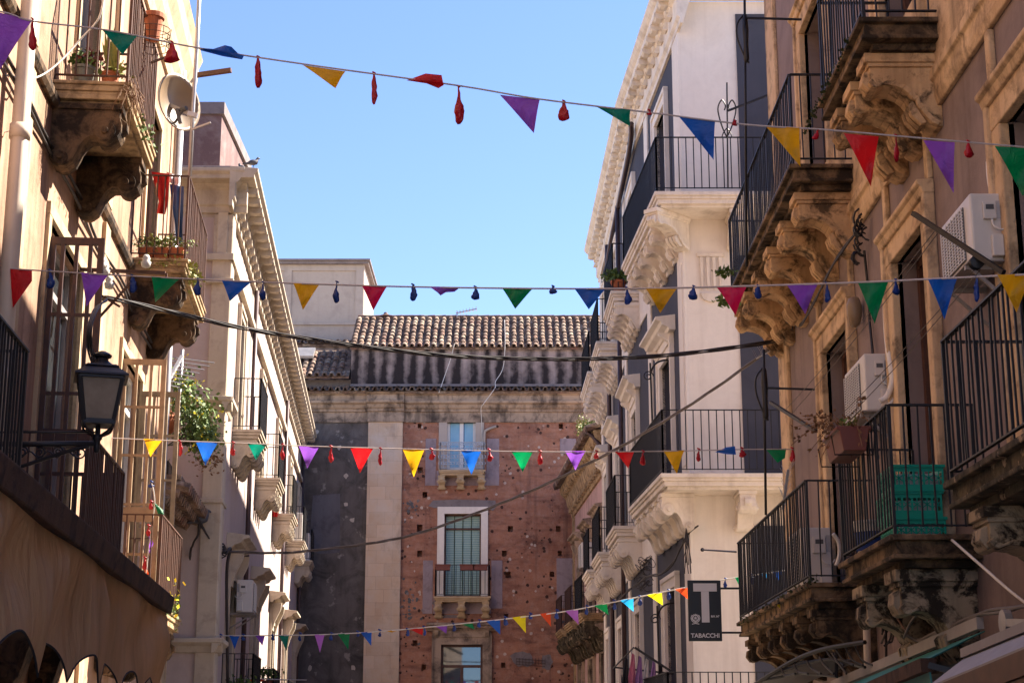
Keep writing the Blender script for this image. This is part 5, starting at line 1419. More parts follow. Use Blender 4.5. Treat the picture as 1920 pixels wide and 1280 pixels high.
# emblem: star in a toothed wheel with a wreath
m = MB(); c = sq(1304,1158); R_ = .048
def ringf(m, r0, r1, n=28, a0=0, a1=2*PI, o=.004):
    for i in range(n):
        t_, u_ = a0+(a1-a0)*i/n, a0+(a1-a0)*(i+1)/n
        m.prism_s(FS, [(c[0]+r0*math.cos(t_),c[1]+r0*math.sin(t_)),(c[0]+r1*math.cos(t_),c[1]+r1*math.sin(t_)),(c[0]+r1*math.cos(u_),c[1]+r1*math.sin(u_)),(c[0]+r0*math.cos(u_),c[1]+r0*math.sin(u_))], 0, o)
ringf(m, R_*.62, R_*.88)
for k in range(16):
    t_ = k*PI/8; x_, y_ = c[0]+R_*math.cos(t_), c[1]+R_*math.sin(t_)
    m.prism_s(FS, [(x_-.005,y_-.005),(x_+.005,y_-.005),(x_+.005,y_+.005),(x_-.005,y_+.005)], 0, .004)
star = []
for k in range(10):
    r_ = R_*(.56 if k%2==0 else .24); t_ = PI/2+k*PI/5; star.append((c[0]+r_*math.cos(t_), c[1]+r_*math.sin(t_)))
for k in range(10): m.prism_s(FS, [(c[0],c[1]),star[k],star[(k+1)%10]], 0, .0045)
ringf(m, R_*1.1, R_*1.25, 16, PI*.75, PI*1.5); ringf(m, R_*1.1, R_*1.25, 16, PI*1.5, PI*2.25)
m.prism_s(FS, [(c[0]-.045,c[1]-R_*1.45),(c[0],c[1]-R_*1.25),(c[0]+.045,c[1]-R_*1.45),(c[0]+.045,c[1]-R_*1.65),(c[0],c[1]-R_*1.45),(c[0]-.045,c[1]-R_*1.65)], 0, .004)
m.build('emblem', M['sign_white'], sg)

# ================================================================== poles and wrought iron
def pole_with_scroll(px, pyb, pyt, z, pys, label, arm_px, arm_py):
    t = thing('scroll_pole', label, 'pole', tuple(P(px,pyb,z)))
    m = MB(); m.tube([P(px+2,pyb,z),P(px-2,pyt,z)], .016, 6); m.build('pole', M['iron'], t, smooth=True)
    m = MB(); c = P(px,pys,z); X_=Vector((1,0,0)); Zv=Vector((0,0,1))
    m.tube(smooth_path([c+Vector((.0,0,.30)),c+Vector((-.09,0,.18)),c+Vector((-.10,0,0)),c+Vector((-.03,0,-.22)),c+Vector((.03,0,-.33))],5), .012, 5)
    m.lathe(c, [(.02,-.32),(.035,-.28),(.03,-.1),(.04,.1),(.03,.26),(.012,.3)], 8)
    m.build('scroll', M['iron'], t, smooth=True)
    m = MB(); m.bar(P(px,arm_py,z), P(arm_px,arm_py+3,z), .022,.022); m.build('arm', M['iron'], t)
pole_with_scroll(1398, 500, -20, 19.6, 70, 'tall black pole with a curled ornament on the upper dark balcony', 1503, 34)
pole_with_scroll(1434, 965, 655, 18.9, 735, 'black pole with a curled ornament rising from the long dark balcony, ending in bird spikes', 1527, 727)
t = thing('heart_bracket','black heart shaped wrought iron bracket on a pole before the white upper wall','bracket',tuple(P(1363,350,27.0)))
m = MB(); z_=26.6; m.tube([P(1365,352,z_),P(1363,155,z_)], .014, 5)
for sx in (-1,1):
    m.tube(smooth_path([P(1363,258,z_),P(1363+sx*10,235,z_),P(1363+sx*17,205,z_),P(1363+sx*10,188,z_),P(1363+sx*3,198,z_),P(1363+sx*5,207,z_)],5), .012, 5)
    m.tube(smooth_path([P(1363,240,z_),P(1363+sx*7,250,z_),P(1363+sx*9,258,z_),P(1363+sx*4,257,z_)],4), .010, 5)
m.bar(P(1365,208,z_),P(1446,176,z_),.03); m.build('ironwork', M['iron'], t, smooth=False)
for (px,py,z_,lb) in ((1219,670,30.0,'black gooseneck bracket arching over the lower corner balcony'),(1232,1125,29.5,'black gooseneck bracket arching below the lower corner balcony, left of the sign')):
    t = thing('gooseneck_bracket', lb, 'bracket', tuple(P(px,py+140,z_)))
    m = MB(); m.tube([P(px+5,py+150,z_),P(px,py+10,z_)], .018, 5)
    m.tube(smooth_path([P(px,py+30,z_),P(px+10,py+12,z_),P(px+28,py+5,z_),P(px+45,py+10,z_),P(px+57,py+22,z_)],5), .018, 5)
    m.tube(spiral(P(px-4,py+35,z_),(1,0,0),(0,0,1),.10,.02,1.5), .012, 5)
    m.build('ironwork', M['iron'], t, smooth=False)
# clothes rods and lines
m = MB(); m.bar(P(1712,400,10.9),P(1882,511,10.1),.03); tag(m.build('clothes_rod', M['iron']), 'black slanting rod holding clothes lines in front of the highest air conditioner', 'rod')
m = MB(); m.bar(P(1445,754,16.6),P(1530,808,15.0),.03); tag(m.build('clothes_rod', M['iron']), 'short black slanting rod above the dry plant, holding the far end of the clothes lines', 'rod')
for i,(a,b) in enumerate((((1468,773,16.2),(1752,434,10.8)),((1480,780,16.0),(1758,438,10.8)),((1545,808,14.6),(1832,500,10.4)),((1560,812,14.4),(1838,506,10.4)))):
    m = MB(); m.tube(catenary(P(*a),P(*b),.03), .004, 4)
    tag(m.build('clothes_line', M['cable_grey'], smooth=True), ['outer line of the upper pair of clothes lines','inner line of the upper pair of clothes lines','outer line of the lower pair of clothes lines','inner line of the lower pair of clothes lines'][i]+' strung along the mauve house', 'clothes line')
m = MB(); m.lathe(P(1831,492,10.35), [(.012,-.03),(.045,-.025),(.03,0),(.045,.025),(.012,.03)], 14, Matrix.Rotation(PI/2,3,'X')); tag(m.build('pulley', M['iron']), 'black clothes line pulley hanging from the upper rod', 'pulley')
m = MB()
base = FR1.hit(1620,430,.05); 
for k in range(16):
    c = P(1618+random.uniform(-12,14),405+random.uniform(0,85),16.35)
    a = random.random()*6; r_ = random.uniform(.03,.09)
    m.tube([c+Vector((-abs(r_*math.cos(a+t_))*.8,.5*r_*math.sin(t_*1.3),r_*math.sin(a+t_))) for t_ in [i*.6 for i in range(11)]], .009, 4)
m.tube([P(1620,470,16.5),P(1628,545,16.4),P(1630,600,16.3),P(1637,670,16.0)], .014, 5)
tag(m.build('cable_tangle', M['iron']), 'big tangle of black wires on the mauve wall above the oval siren', 'cable tangle')
pcable('wall_cable', [(1612,430,16.4),(1590,455,16.6),(1560,500,17.3),(1530,560,18.5),(1505,605,19.6),(1492,612,20.5)], .011, 'cable', 'twisted dark cable slanting down from the wire tangle to the corner pigeon', 2, twist=.012, cat='cable')
m = MB(); c = P(1602,585,16.7); m.lathe(c, [(.02,-.16),(.05,-.14),(.075,-.03),(.08,.06),(.055,.14),(.02,.16)], 14); o = m.build('siren', M['dish'], smooth=True); tag(o, 'beige oval siren on the mauve wall, left of the green pennant', 'siren')
# bird spikes
for (xa,ya_,xb,yb_,z_,lb,mat) in ((1418,672,1450,655,21.4,'row of bird spikes at the top end of the grey cable','steel'),(1468,955,1478,880,18.3,'row of thin bird spikes at the corner of the long dark balcony','steel')):
    m = MB(); A = P(xa,ya_,z_); B = P(xb,yb_,z_); m.bar(A,B,.03,.01)
    for k in range(14):
        c = A.lerp(B,k/13); m.tube([c, c+Vector((random.choice((-.07,.07))*random.uniform(.5,1.2),random.uniform(-.03,.03),.12))], .003, 3)
    tag(m.build('bird_spikes', M[mat]), lb, 'bird spikes')
m = MB(); m.tube([P(1317,1030,24.8),P(1350,1032,22.5),P(1380,1034,21.0)], .012, 5); m.ball(P(1317,1030,24.8), .03)
tag(m.build('iron_rod', M['iron']), 'thin black rod sticking out sideways above the tobacconist sign', 'rod')
# loose wires on the lower right wall
pcable('wall_cable', [(1785,1012,12.6),(1782,1040,12.6),(1776,1080,12.7),(1750,1120,12.9),(1712,1160,13.2),(1695,1195,13.3)], .011, 'cable_grey', 'grey wire hanging from the dark bracket down to the knot above the awning', cat='cable')
pcable('wall_cable', [(1597,1035,14.6),(1610,1060,14.6),(1650,1110,14.0),(1690,1170,13.5),(1700,1185,13.3)], .009, 'rust', 'rusty wire stretched from the dark balcony to the knot above the awning', cat='cable')
pcable('wall_cable', [(1785,1012,12.4),(1840,1060,11.9),(1895,1108,11.3),(1950,1150,10.8)], .011, 'cable_white', 'pale wire slanting down to the right edge over the mauve wall', cat='cable')
pcable('awning_cable', [(1700,1190,13.6),(1725,1200,13.5),(1760,1184,12.9),(1800,1168,12.3),(1840,1150,11.7),(1890,1142,11.0),(1960,1128,10.4)], .014, 'cable_grey', 'twisted steel cable lying above the pale bar of the green awning', 2, twist=.012, cat='cable')
m = MB()
for k in range(8):
    c = P(1663+random.uniform(-5,6),1160+random.uniform(-50,55),14.9)
    a = random.random()*6; m.tube([c+Vector((.05*math.cos(a+t_),0,.10*math.sin(t_))) for t_ in [i*.7 for i in range(8)]], .009, 4)
m.tube([P(1660,1100,14.9),P(1662,1250,14.9)], .012, 4)
tag(m.build('cable_tangle', M['iron']), 'thin tangle of black wires low on the mauve wall beside the waste pipe', 'cable tangle')

# ================================================================== pigeons
def pigeon(p, label, yaw=0, s=1.0):
    p = Vector(p); R = Matrix.Rotation(yaw,3,'Z')
    t = thing('pigeon', label, 'pigeon', tuple(p), 'pigeons resting on the houses')
    m = MB()
    path = [Vector((-.20,0,.055)),Vector((-.12,0,.085)),Vector((-.06,0,.11)),Vector((.0,0,.125)),Vector((.05,0,.14)),Vector((.075,0,.18)),Vector((.085,0,.215)),Vector((.10,0,.235)),Vector((.125,0,.232)),Vector((.15,0,.226))]
    rs = [.018,.03,.055,.066,.058,.038,.028,.031,.018,.003]
    m.tube([p+R@(q*s) for q in path], [r*s for r in rs], 10)
    m.tube([p+R@(Vector((-.10,0,.09))*s), p+R@(Vector((-.24,0,.045))*s)], [.03*s,.014*s], 6)
    for sy in (-1,1): m.tube([p+R@(Vector((0,sy*.02,.08))*s), p+R@(Vector((.01,sy*.02,0))*s), p+R@(Vector((.04,sy*.025,0))*s)], .005*s, 4)
    m.build('body', M['pigeon'], t, smooth=True)
zt = ZE2+.12
def onz(px,py,z):   # point on the horizontal plane z seen at px
    r = ray(px,py); k = (z-CAMZ)/r.z; return Vector((0,0,CAMZ))+r*k
q = onz(456,300,zt); q = Vector((P(456,300,28.9).x, FL2n.O.y-.1, zt)); pigeon(q, 'grey pigeon on the outer corner of the cream house roof edge', .5, .85)
q = Vector((P(433,300,29.2).x, FL2n.O.y+.2, zt)); pigeon(q, 'darker pigeon standing behind the first one on the roof edge', 2.2, .85)
pigeon(P(377,990,28.2), 'pigeon perched on the black cable below the clay eaves', .8, 1.3)
pigeon(P(1487,618,20.7), 'dark pigeon perched on the cable hook at the corner of the mauve house', 2.8, 1.0)

# ================================================================== pots and plants
def pot(F, s, o, z, r, h, mat='terracotta', sq_=False):
    m = MB(); m.lathe(F.W(s,o,z), [(r*.72,0),(r*.95,h*.85),(r*1.06,h*.86),(r*1.06,h),(r*.9,h),(r*.88,h*.9),(.01,h*.9)], 18); return m
def plant_in_pot(name, label, F, s, o, z, r, h, mat, leafspec):
    t = thing(name, label, 'potted plant', tuple(F.W(s,o,z)))
    pot(F,s,o,z,r,h,mat).build('pot', M[mat], t, smooth=False)
    for nm, mt, c, rad, n, size in leafspec:
        m = MB(); blob_leaves(m, F.W(s,o,z+h)+Vector(c), rad, n, size)
        for k in range(8): m.tube([F.W(s,o,z+h*.9), F.W(s,o,z+h)+Vector(c)+Vector((random.gauss(0,rad[0]*.5),random.gauss(0,rad[1]*.5),random.gauss(0,rad[2]*.5)))], .004, 3)
        m.build(nm, M[mt], t)
    return t
zb = 7.95
M['pot_grey'] = simple('grey_green_metal_pot', (.22,.22,.17), .5, .2, .2, 4)
s_, o_ = 15.85, .28
plant_in_pot('potted_coleus','grey green pot with a red and green leafed plant on the scrolled stone balcony', FL1, 15.3, .24, zb, .115, .23, 'pot_grey', [('leaves','leaf',(0,0,.08),(.14,.14,.1),150,.07),('red_leaves','leaf_red',(.03,0,.10),(.15,.13,.1),90,.06)])
t = plant_in_pot('snake_plant','terracotta pot with tall yellow striped snake plant blades behind the rusty railing', FL1, 15.3, .50, zb, .09, .18, 'terracotta', [('ground_leaves','leaf_yellow',(.08,-.03,.02),(.12,.1,.08),70,.07)])
m = MB()
for k in range(18):
    b0 = FL1.W(15.3+random.uniform(-.05,.05),.50+random.uniform(-.06,.06),zb+.15); h_ = random.uniform(.25,.55)
    d = Vector((random.uniform(-.12,.12),random.uniform(-.1,.1),h_)); w_ = Vector((.022,.008*random.choice((-1,1)),0))
    m.add([b0-w_*.7,b0+w_*.7,b0+d*.6+w_,b0+d,b0+d*.6-w_], [(0,1,2,3,4)])
m.build('blades', M['leaf_yellow'], t)
t = thing('hanging_grass','dry grass tuft trailing over the corner of the scrolled stone balcony','plant',tuple(FL1.W(15.6,.72,zb)))
m = MB()
for k in range(90):
    b0 = FL1.W(15.06+random.uniform(-.05,.25),.72+random.uniform(-.05,.05),zb-.02+random.uniform(-.15,.05)); a = random.random()*6
    m.tube([b0, b0+Vector((.06*math.cos(a),.06*math.sin(a),random.uniform(-.03,.08))), b0+Vector((.12*math.cos(a),.12*math.sin(a),-random.uniform(.05,.25)))], .003, 3)
m.build('blades', M['leaf_yellow'] if False else M['dry'], t); m = MB(); blob_leaves(m, FL1.W(16.1,.78,zb-.12), (.08,.6,.12), 60, .05); m.build('green_leaves', M['leaf'], t)
# wire basket with a terracotta pot on the upper railing
t = thing('hanging_pot','terracotta pot in a wire basket hooked outside the top left railing','potted plant',tuple(P(288,75,17.6)))
c = P(286,72,17.4)
m = MB(); m.lathe(c, [(.07,-.02),(.10,.22),(.115,.22),(.115,.27),(.1,.27)], 16); m.build('pot', M['terracotta'], t)
m = MB()
for k in range(8):
    for i in range(5): 
        a = k*PI/4; r_ = .13
        m.tube([c+Vector((r_*1.3*math.cos(a),r_*math.sin(a),-.12)), c+Vector((r_*1.5*math.cos(a),r_*1.2*math.sin(a),.1))], .004, 3)
for zz in (-.12,-.04,.03,.1): m.tube([c+Vector((.18*math.cos(a),.15*math.sin(a),zz)) for a in [i*PI/8 for i in range(17)]], .005, 3, cap=False)
m.bar(c+Vector((-.18,0,-.1)), c+Vector((-.1,0,-.2)), .012); m.bar(P(283,118,17.4),P(312,107,17.2),.02)
m.build('wire_basket', M['rust_dark'], t)
# flower box on second scrolled balcony
t = thing('flower_box','long terracotta flower box with pale trailing flowers on the lower scrolled balcony','planter',tuple(FL1.W(21.0,.4,7.85)))
Fp = Frame(0, FL1.W(20.9,0,0).y, 1, 0, (0,-1)); x0_ = FL1.W(20.9,.1,0).x
for k in range(3):
    m = MB(); m.prism(Fp, [(-.08,7.86),(.06,7.86),(.09,8.02),(-.11,8.02)], x0_+k*.2, x0_+k*.2+.185); m.build('trough', M['terracotta'], t)
m = MB(); blob_leaves(m, (x0_+.3,Fp.O.y-.02,8.08), (.45,.15,.09), 260, .05); m.build('leaves', M['leaf'], t)
m = MB(); blob_leaves(m, (x0_+.3,Fp.O.y-.06,8.10), (.45,.15,.09), 160, .035, spread=2); m.build('flowers', M['leaf_yellow'], t)
m = MB(); blob_leaves(m, (x0_+.25,Fp.O.y-.16,7.80), (.4,.05,.12), 110, .05); blob_leaves(m, FL1.W(21.1,.80,7.72), (.05,.4,.16), 130, .06); m.build('trailing_leaves', M['leaf_yellow'], t)
# yellow flowering bush on the annex roof
t = thing('flowering_bush','wild green bush with small yellow flowers growing on the annex roof at the left','bush',tuple(P(360,830,27.6)))
def bush(t, pts, n, size, fl, zc=27.4):
    m = MB(); f = MB(); st = MB()
    base = P(355,835,zc)
    for k in range(n):
        px,py,rx,ry = random.choice(pts)
        c = P(px+random.gauss(0,rx), py+random.gauss(0,ry), zc+random.uniform(-.45,.45)); m.leaf(c, size*random.uniform(.6,1.4))
    for k in range(fl):
        px,py,rx,ry = random.choice(pts)
        c = P(px+random.gauss(0,rx*1.15), py-ry*.4+random.gauss(0,ry), zc+random.uniform(-.5,.3))
        for q in range(3): f.leaf(c+Vector((random.gauss(0,.012),0,random.gauss(0,.012))), .032, 2.2)
    for k in range(60):
        px,py,rx,ry = random.choice(pts); e = P(px+random.gauss(0,rx),py+random.gauss(0,ry),zc+random.uniform(-.4,.4))
        st.tube([base+Vector((random.uniform(-.4,.3),0,0)), base.lerp(e,.5)+Vector((0,0,.08)), e], .006, 3)
    m.build('leaves', M['leaf'], t); f.build('flowers', M['flower'], t); st.build('stems', M['leaf_dark'], t)
bush(t, [(335,760,12,28),(355,770,16,30),(372,800,14,26),(385,780,12,20),(345,725,12,15),(378,830,12,18),(395,820,10,14)], 1900, .075, 95)
m = MB()
for k in range(160): m.leaf(P(388+random.gauss(0,14),858+random.gauss(0,14),27.4+random.uniform(-.3,.3)), random.uniform(.03,.09))
m.build('dried_leaves', M['dry'], t)
m = MB(); m.ball(P(313,792,27.4), .17, sx=1, sz=1.3); tag(m.build('clay_jar', M['terracotta'], smooth=True), 'round terracotta jar beside the flowering bush', 'jar')
t = thing('balcony_weeds','yellow flowering weeds at the foot of the rusty railing near the awning end','plant',tuple(P(325,1150,20.5)))
m = MB(); blob_leaves(m, P(322,1140,19.6), (.08,.3,.22), 90, .05); m.build('leaves', M['leaf'], t); m = MB(); blob_leaves(m, P(324,1125,19.6), (.12,.3,.25), 26, .05, spread=2); m.build('flowers', M['flower'], t)
# fern on the white balcony
q = FR2b.W(yb(32.9),.42,UF)
t = thing('potted_fern','green fern in a terracotta pot on the second white balcony from the corner','potted plant',tuple(q))
m = MB(); m.lathe(q, [(.11,0),(.15,.2),(.17,.2),(.17,.25),(.14,.25)], 16); m.build('pot', M['terracotta'], t)
m = MB()
for k in range(34):
    a = random.random()*6.3; L = random.uniform(.18,.34); p1 = q+Vector((0,0,.25)); 
    mid = p1+Vector((L*.6*math.cos(a),L*.6*math.sin(a),random.uniform(.12,.26))); e = p1+Vector((L*math.cos(a),L*math.sin(a),random.uniform(-.02,.14)))
    path = smooth_path([p1,mid,e],4); m.tube(path,.003,3)
    for c in path[2:]: 
        for j in range(3): m.leaf(c, .06, 1.2)
m.build('fronds', M['leaf'], t)
# weeds on the pink house roof and other small greens
t = thing('roof_weeds','yellow green weeds growing on the near end of the pink house roof','plant',tuple(FR3.W(.6,.3,10.1)))
m = MB(); blob_leaves(m, FR3.W(.9,.45,10.15), (.25,.9,.14), 500, .08); m.build('leaves', M['leaf'], t)
m = MB(); blob_leaves(m, FR3.W(1.6,.6,10.35), (.2,.7,.3), 220, .06, spread=1.5); m.build('flowers', M['leaf_yellow'], t)
for (b,lb,zf) in ((0,'leafy pot plants on the low shaded balcony nearest on the cream house',L2G),(1,'hanging pot with green leaves on the second low balcony of the cream house',L2G)):
    q = FL2.W(bays[b]+.15,.42,zf+(.30 if b==0 else .75)); t = thing('balcony_plant', lb, 'potted plant', tuple(q))
    m = MB(); m.lathe(q, [(.10,-.22),(.14,0),(.15,0)], 12); m.lathe(q+Vector((-.3,.1,0)), [(.10,-.22),(.14,0),(.15,0)], 12); m.build('pot', M['brown_plastic'], t)
    m = MB(); blob_leaves(m, q+Vector((-.12,0,.14)), (.34,.2,.16), 260, .08); m.build('leaves', M['leaf'], t)
q = P(1570,575,19.5)
for (px,py,z_,lb) in ((1357,565,21.2,'small green fern sprouting under the upper dark balcony'),(1362,510,21.0,'tiny green sprig at the far end of the upper dark railing')):
    m = MB(); blob_leaves(m, P(px,py,z_), (.16,.1,.06), 60, .08); tag(m.build('fern_tuft', M['leaf']), lb, 'plant')
for (s0_,s1_,zf,lb) in ((15.5,20.8,F1,'moss and weeds along the edge of the long dark balcony'),(12.9,15.1,F2,'green moss along the edge of the topmost dark balcony')):
    m = MB()
    for k in range(150):
        m.leaf(FR1.W(random.uniform(s0_,s1_),.70+random.uniform(-.02,.02),zf-random.uniform(-.01,.05)), random.uniform(.02,.05), 1.5)
    o = m.build('moss', M['moss']); o['kind'] = 'stuff'; o['label'] = lb
m = MB(); blob_leaves(m, P(1468,1128,17.9), (.03,.03,.06), 14, .05, spread=2); tag(m.build('wild_flower', M['flower']), 'single yellow flower under the long dark balcony', 'flower')
for j,k_ in enumerate((817,863,887)):
    a = FB.hit(k_,1069,.62); b = FB.hit(k_+27,1058,.62); 
    m = MB(); m.box(FB, a[0], b[0], .57, .78, a[1], b[1]); m.box(FB, a[0]-.02, b[0]+.02, .55, .80, b[1]-.05, b[1]); o = m.build('window_box', M['brown_plastic'], bevel=.01)
    tag(o, ['left','middle','right'][j]+' one of three brown planters on the palazzo balcony railing', 'planter', 'brown planters on the palazzo balcony')

# ================================================================== laundry
def cloth(name, pts, z, mat, label, fold=.05, n=10, cat='clothing', nx=10):
    """hanging cloth: pts = left edge points and right edge points top to bottom in the photo"""
    L, R_ = pts; m = MB(); rows = []
    ph = random.random()*6
    for i in range(n+1):
        t = i/n
        def ev(E):
            k = t*(len(E)-1); a = min(int(k),len(E)-2); f = k-a; return (E[a][0]*(1-f)+E[a+1][0]*f, E[a][1]*(1-f)+E[a+1][1]*f)
        l, r = ev(L), ev(R_); row = []
        for j in range(nx+1):
            u = j/nx; row.append(len(m.v)); m.v.append(P(l[0]*(1-u)+r[0]*u, l[1]*(1-u)+r[1]*u, z+fold*math.sin(ph+u*11+t*1.5)*(.4+t*.6)+.02*math.sin(t*7+u*3)))
        rows.append(row)
    for i in range(n):
        for j in range(nx): m.f.append([rows[i][j],rows[i][j+1],rows[i+1][j+1],rows[i+1][j]])
    return tag(m.build(name, M[mat], smooth=True), label, cat)
cloth('red_shirt', ([(284,322),(290,345),(298,375),(294,400)],[(318,326),(316,350),(314,385),(310,402)]), 21.9, 'red_cloth', 'red garment hanging behind the rusty balcony railing')
cloth('beige_shirt', ([(286,330),(288,350),(290,365)],[(300,340),(300,355),(302,368)]), 21.95, 'beige_cloth', 'beige garment edge hanging behind the red one')
cloth('jeans', ([(318,345),(322,380),(328,420),(330,455)],[(345,350),(344,390),(342,425),(343,458)]), 22.0, 'denim', 'blue jeans hanging on the rusty balcony at the left')
cloth('white_shirt', ([(312,322),(314,340)],[(335,330),(336,352)]), 22.05, 'white_cloth', 'white garment hanging between the red one and the jeans')
cloth('red_towel', ([(508,945),(507,968)],[(522,950),(520,969)]), 41.6, 'red_cloth', 'bright red towel on a far balcony of the cream house')
cloth('orange_towel', ([(549,972),(550,985)],[(558,972),(558,987)]), 46.0, 'terracotta', 'small orange towel on the fourth balcony of the cream house')
rk = thing('drying_rack','black drying rack leaning out from the white house low in the street','drying rack',tuple(P(1200,1260,29)))
m = MB(); m.bar(P(1190,1213,28.6),P(1262,1260,28.4),.04); m.bar(P(1150,1250,30),P(1262,1262,28.4),.03); m.bar(P(1188,1213,28.6),P(1150,1252,30),.02); m.build('frame', M['iron'], rk)
cols = ['black_cloth','pink_cloth','lilac_cloth','white_cloth','lilac_cloth','black_cloth']
lbs = ['black garment at the left end of the drying rack','pink garment second from the left on the drying rack','lilac garment in the middle of the drying rack','white garment right of the middle on the drying rack','lilac garment beside the white one on the drying rack','black garment at the right end of the drying rack']
for k in range(6):
    x0_ = 1165+k*13; y0_ = 1222+k*5 if k else 1235
    cloth('laundry', ([(x0_+7,y0_-4),(x0_,y0_+40),(x0_+1,1300)],[(x0_+12,y0_),(x0_+14,y0_+40),(x0_+13,1300)]), 28.6+.02*k, cols[k], lbs[k])['group'] = 'garments on the drying rack'
# ================================================================== left awning
aw = thing('brown_awning','weathered brown shop awning with scalloped valance at the lower left','awning',tuple(FL1.W(9,1.55,2.2)))
OA = 1.6
ea = FL1.hit(316,1118,OA); e0 = FL1.hit(0,918,OA)
sA1 = ea[0]; sA0 = 4.6; zA = (ea[1]+e0[1])/2
m = MB(); m.prism(FL1, [(OA-.06,zA-.055),(OA+.03,zA-.075),(OA+.05,zA+.06),(OA-.04,zA+.085),(OA-.08,zA+.06)], sA0, sA1); m.build('front_bar', M['awnbar'], aw, bevel=.012)
# valance with scallops
m = MB(); n = 150; rows = []
zbot = zA-.66
def scal(s):
    u = ((sA1-s)/.95)%1.0
    return .20*(abs(math.sin(PI*u))**.55)
for i in range(n+1):
    s = sA0+(sA1-.06-sA0)*i/n; row = []
    zlow = zbot - .13 + scal(s+.35)
    for j in range(11):
        t = j/10; zz = zA-.06+(zlow-zA+.06)*t
        o = OA - .02 + (.055*math.sin(s*4.1+t*1.6)+.03*math.sin(s*9.3-t*2.2)+.03*math.sin(s*2.1+1))*min(t*3,1)*(1-.75*t) + .02*math.sin(t*5+s*3)
        row.append(len(m.v)); m.v.append(FL1.W(s,o,zz))
    rows.append(row)
for i in range(n):
    for j in range(10): m.f.append([rows[i][j],rows[i+1][j],rows[i+1][j+1],rows[i][j+1]])
edge = [m.v[r[-1]].copy() for r in rows]
v_ = m.build('valance', M['canvas'], aw, smooth=True)
m = MB(); m.tube(edge, .006, 5); m.build('valance_trim', M['black_cloth'], v_, smooth=True)
# sloping roof cloth back to the wall
m = MB(); m.prism(FL1, [(OA-.06,zA+.06),(.02,zA+.5),(.02,zA+.515),(OA-.06,zA+.075)], sA0, sA1-.02); m.build('roof_cloth', M['canvas'], aw)
# shop front beneath
sf = thing('shop_front','shop front painted dark for shade with a striped board under the brown awning','stall',tuple(FL1.W(9,.3,0)))
m = MB(); m.box(FL1, 4.0, 12.2, .02, .25, 0, 1.95); m.build('shop_shade_block', M['ac_dark'], sf)  # block painted dark for the shade in the shop opening
m = MB(); m.box(FL1, 4.0, 12.2, .02, .8, 1.95, 2.03); m.box(FL1, 4.0, 12.2, .74, .80, 1.85, 1.95); m.build('lintel', M['greywood'], sf)
for k in range(14):
    m = MB(); m.box(FL1, 6.0+k*.28, 6.14+k*.28, .30, .42, 2.032, 2.32); m.build('board_stripe', M['red_cloth'] if k%2 else M['white_cloth'], sf)

# ================================================================== right awning and canopy
ga = thing('green_awning','green and grey shop awning with pale metal bars at the lower right','awning',tuple(FR1.W(10,.5,2.5)))
def slab4(p, th, name, mat, par):
    p = [Vector(q) for q in p]; m = MB(); m.loft(p, [q+Vector((0,0,-th)) for q in p]); return m.build(name, M[mat], par)
Fa, Na = P(1562,1284,16.9), P(1838,1167,11.75)
m = MB(); m.bar(Fa, Na, .05, .085); m.build('top_bar', M['greywood'], ga)
F2_, N2_ = P(1585,1312,13.9), P(1741,1246,10.7)
slab4([Fa+Vector((0,0,-.05)), Na+Vector((0,-.1,-.06)), N2_+Vector((0,0,.04)), F2_+Vector((0,0,.04))], .01, 'cloth', 'teal', ga)
m = MB(); m.bar(F2_, N2_, .10, .09); m.build('front_bar', M['awnbar'], ga)
m = MB(); m.loft([F2_+Vector((0,0,-.045)), N2_+Vector((0,0,-.045)), N2_+Vector((.03,0,-.3)), F2_+Vector((.03,0,-.3))], [q+Vector((.012,0,0)) for q in (F2_+Vector((0,0,-.045)), N2_+Vector((0,0,-.045)), N2_+Vector((.03,0,-.3)), F2_+Vector((.03,0,-.3)))]); m.build('valance', M['teal'], ga)
m = MB(); m.bar(FR1.W(10.6,.02,1.9), N2_, .04); m.build('arm', M['iron'], ga)
m = MB(); m.lathe(P(1886,1166,10.9), [(.02,-.03),(.085,-.025),(.085,.025),(.02,.03)], 14, Matrix.Rotation(PI/2,3,'Y')); m.bar(P(1886,1166,10.9), P(1935,1168,10.4), .05); m.build('crank_pulley', M['steel'], ga)
w2_ = thing('wooden_canopy','brown wooden canopy board with pale top edge at the bottom right corner','canopy',tuple(P(1900,1240,8.5)))
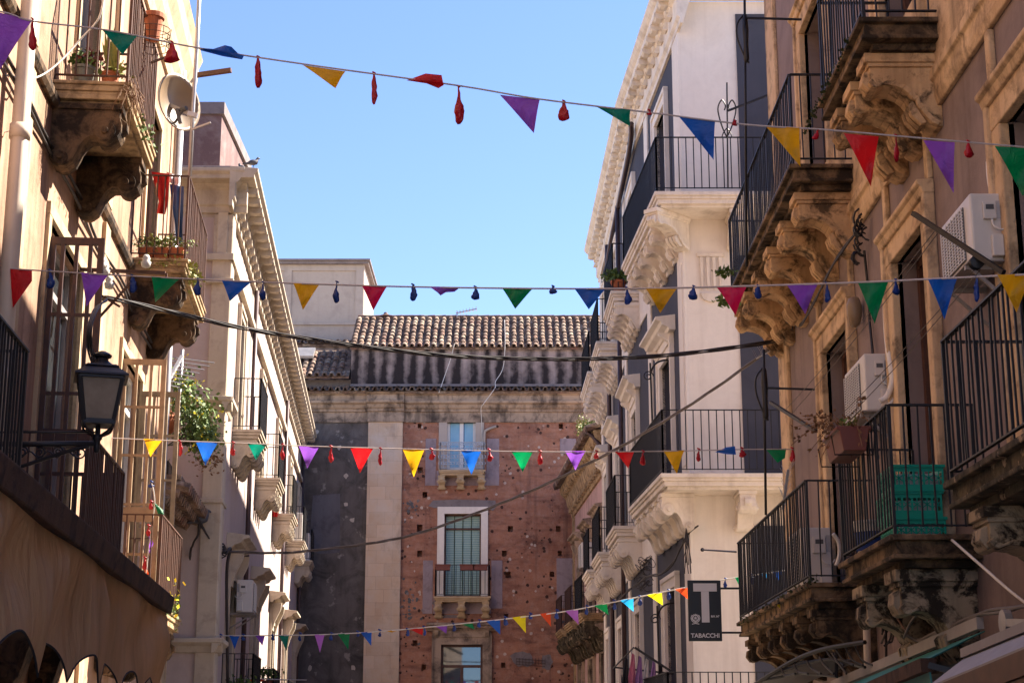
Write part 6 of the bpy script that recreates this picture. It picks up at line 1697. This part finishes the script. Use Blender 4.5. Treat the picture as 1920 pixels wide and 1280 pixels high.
m = MB(); m.bar(P(1812,1224,9.5), P(2090,1108,7.0), .07, .05); m.build('top_board', M['greywood'], w2_)
slab4([P(1812,1230,9.5), P(2090,1116,7.0), P(2090,1140,6.7), P(1738,1287,9.5)], .012, 'soffit', 'greywood', w2_)
m = MB(); A, B = P(1738,1289,9.5), P(2090,1142,6.7)
for k in range(3):
    o_ = Vector((.012*k,0,-.13*k)); m.loft([A+o_, B+o_, B+o_+Vector((0,0,-.125)), A+o_+Vector((0,0,-.125))], [q+Vector((.03,0,0)) for q in (A+o_, B+o_, B+o_+Vector((0,0,-.125)), A+o_+Vector((0,0,-.125)))])
m.build('fascia', M['wood'], w2_)
# wrought iron fan canopy below the long balcony
cn_ = thing('iron_canopy','curved black wrought iron door canopy below the long dark balcony','canopy',tuple(FR1.W(15.5,.8,2.4)))
m = MB(); zc_ = 15.6
def arcp(pts, r): m.tube(smooth_path([P(*p) for p in pts],6), r, 6)
arcp([(1405,1290,16.8),(1450,1260,16.4),(1500,1232,16.0),(1550,1215,15.6),(1622,1203,15.1)], .022)
arcp([(1430,1275,16.6),(1500,1263,16.1),(1570,1268,15.5)], .014)
arcp([(1455,1262,16.4),(1520,1240,15.9),(1568,1236,15.5),(1600,1245,15.3),(1622,1250,15.1)], .016)
arcp([(1568,1222,15.5),(1568,1268,15.5)], .02)
for k in range(5):
    x_ = 1465+k*24; y_ = 1252-k*7
    arcp([(x_,y_,16.2-.2*k),(x_+8,y_+14,16.1-.2*k),(x_+26,1262,15.9-.2*k)], .012)
for k in range(4):
    x_ = 1548+k*18; arcp([(x_,1216-k*3,15.6-.1*k),(x_+14,1236,15.5-.1*k),(x_+34,1246,15.3-.1*k)], .010)
m.build('ironwork', M['iron'], cn_)
m = MB(); A = P(1400,1292,16.9); B = P(1500,1240,16.05); A2 = A+Vector((.5,0,.02)); B2 = B+Vector((.6,0,.02)); m.hexa([A,B,B2,A2,A+Vector((0,0,.01)),B+Vector((0,0,.01)),B2+Vector((0,0,.01)),A2+Vector((0,0,.01))]); m.build('cover', M['ac_dark'], cn_)
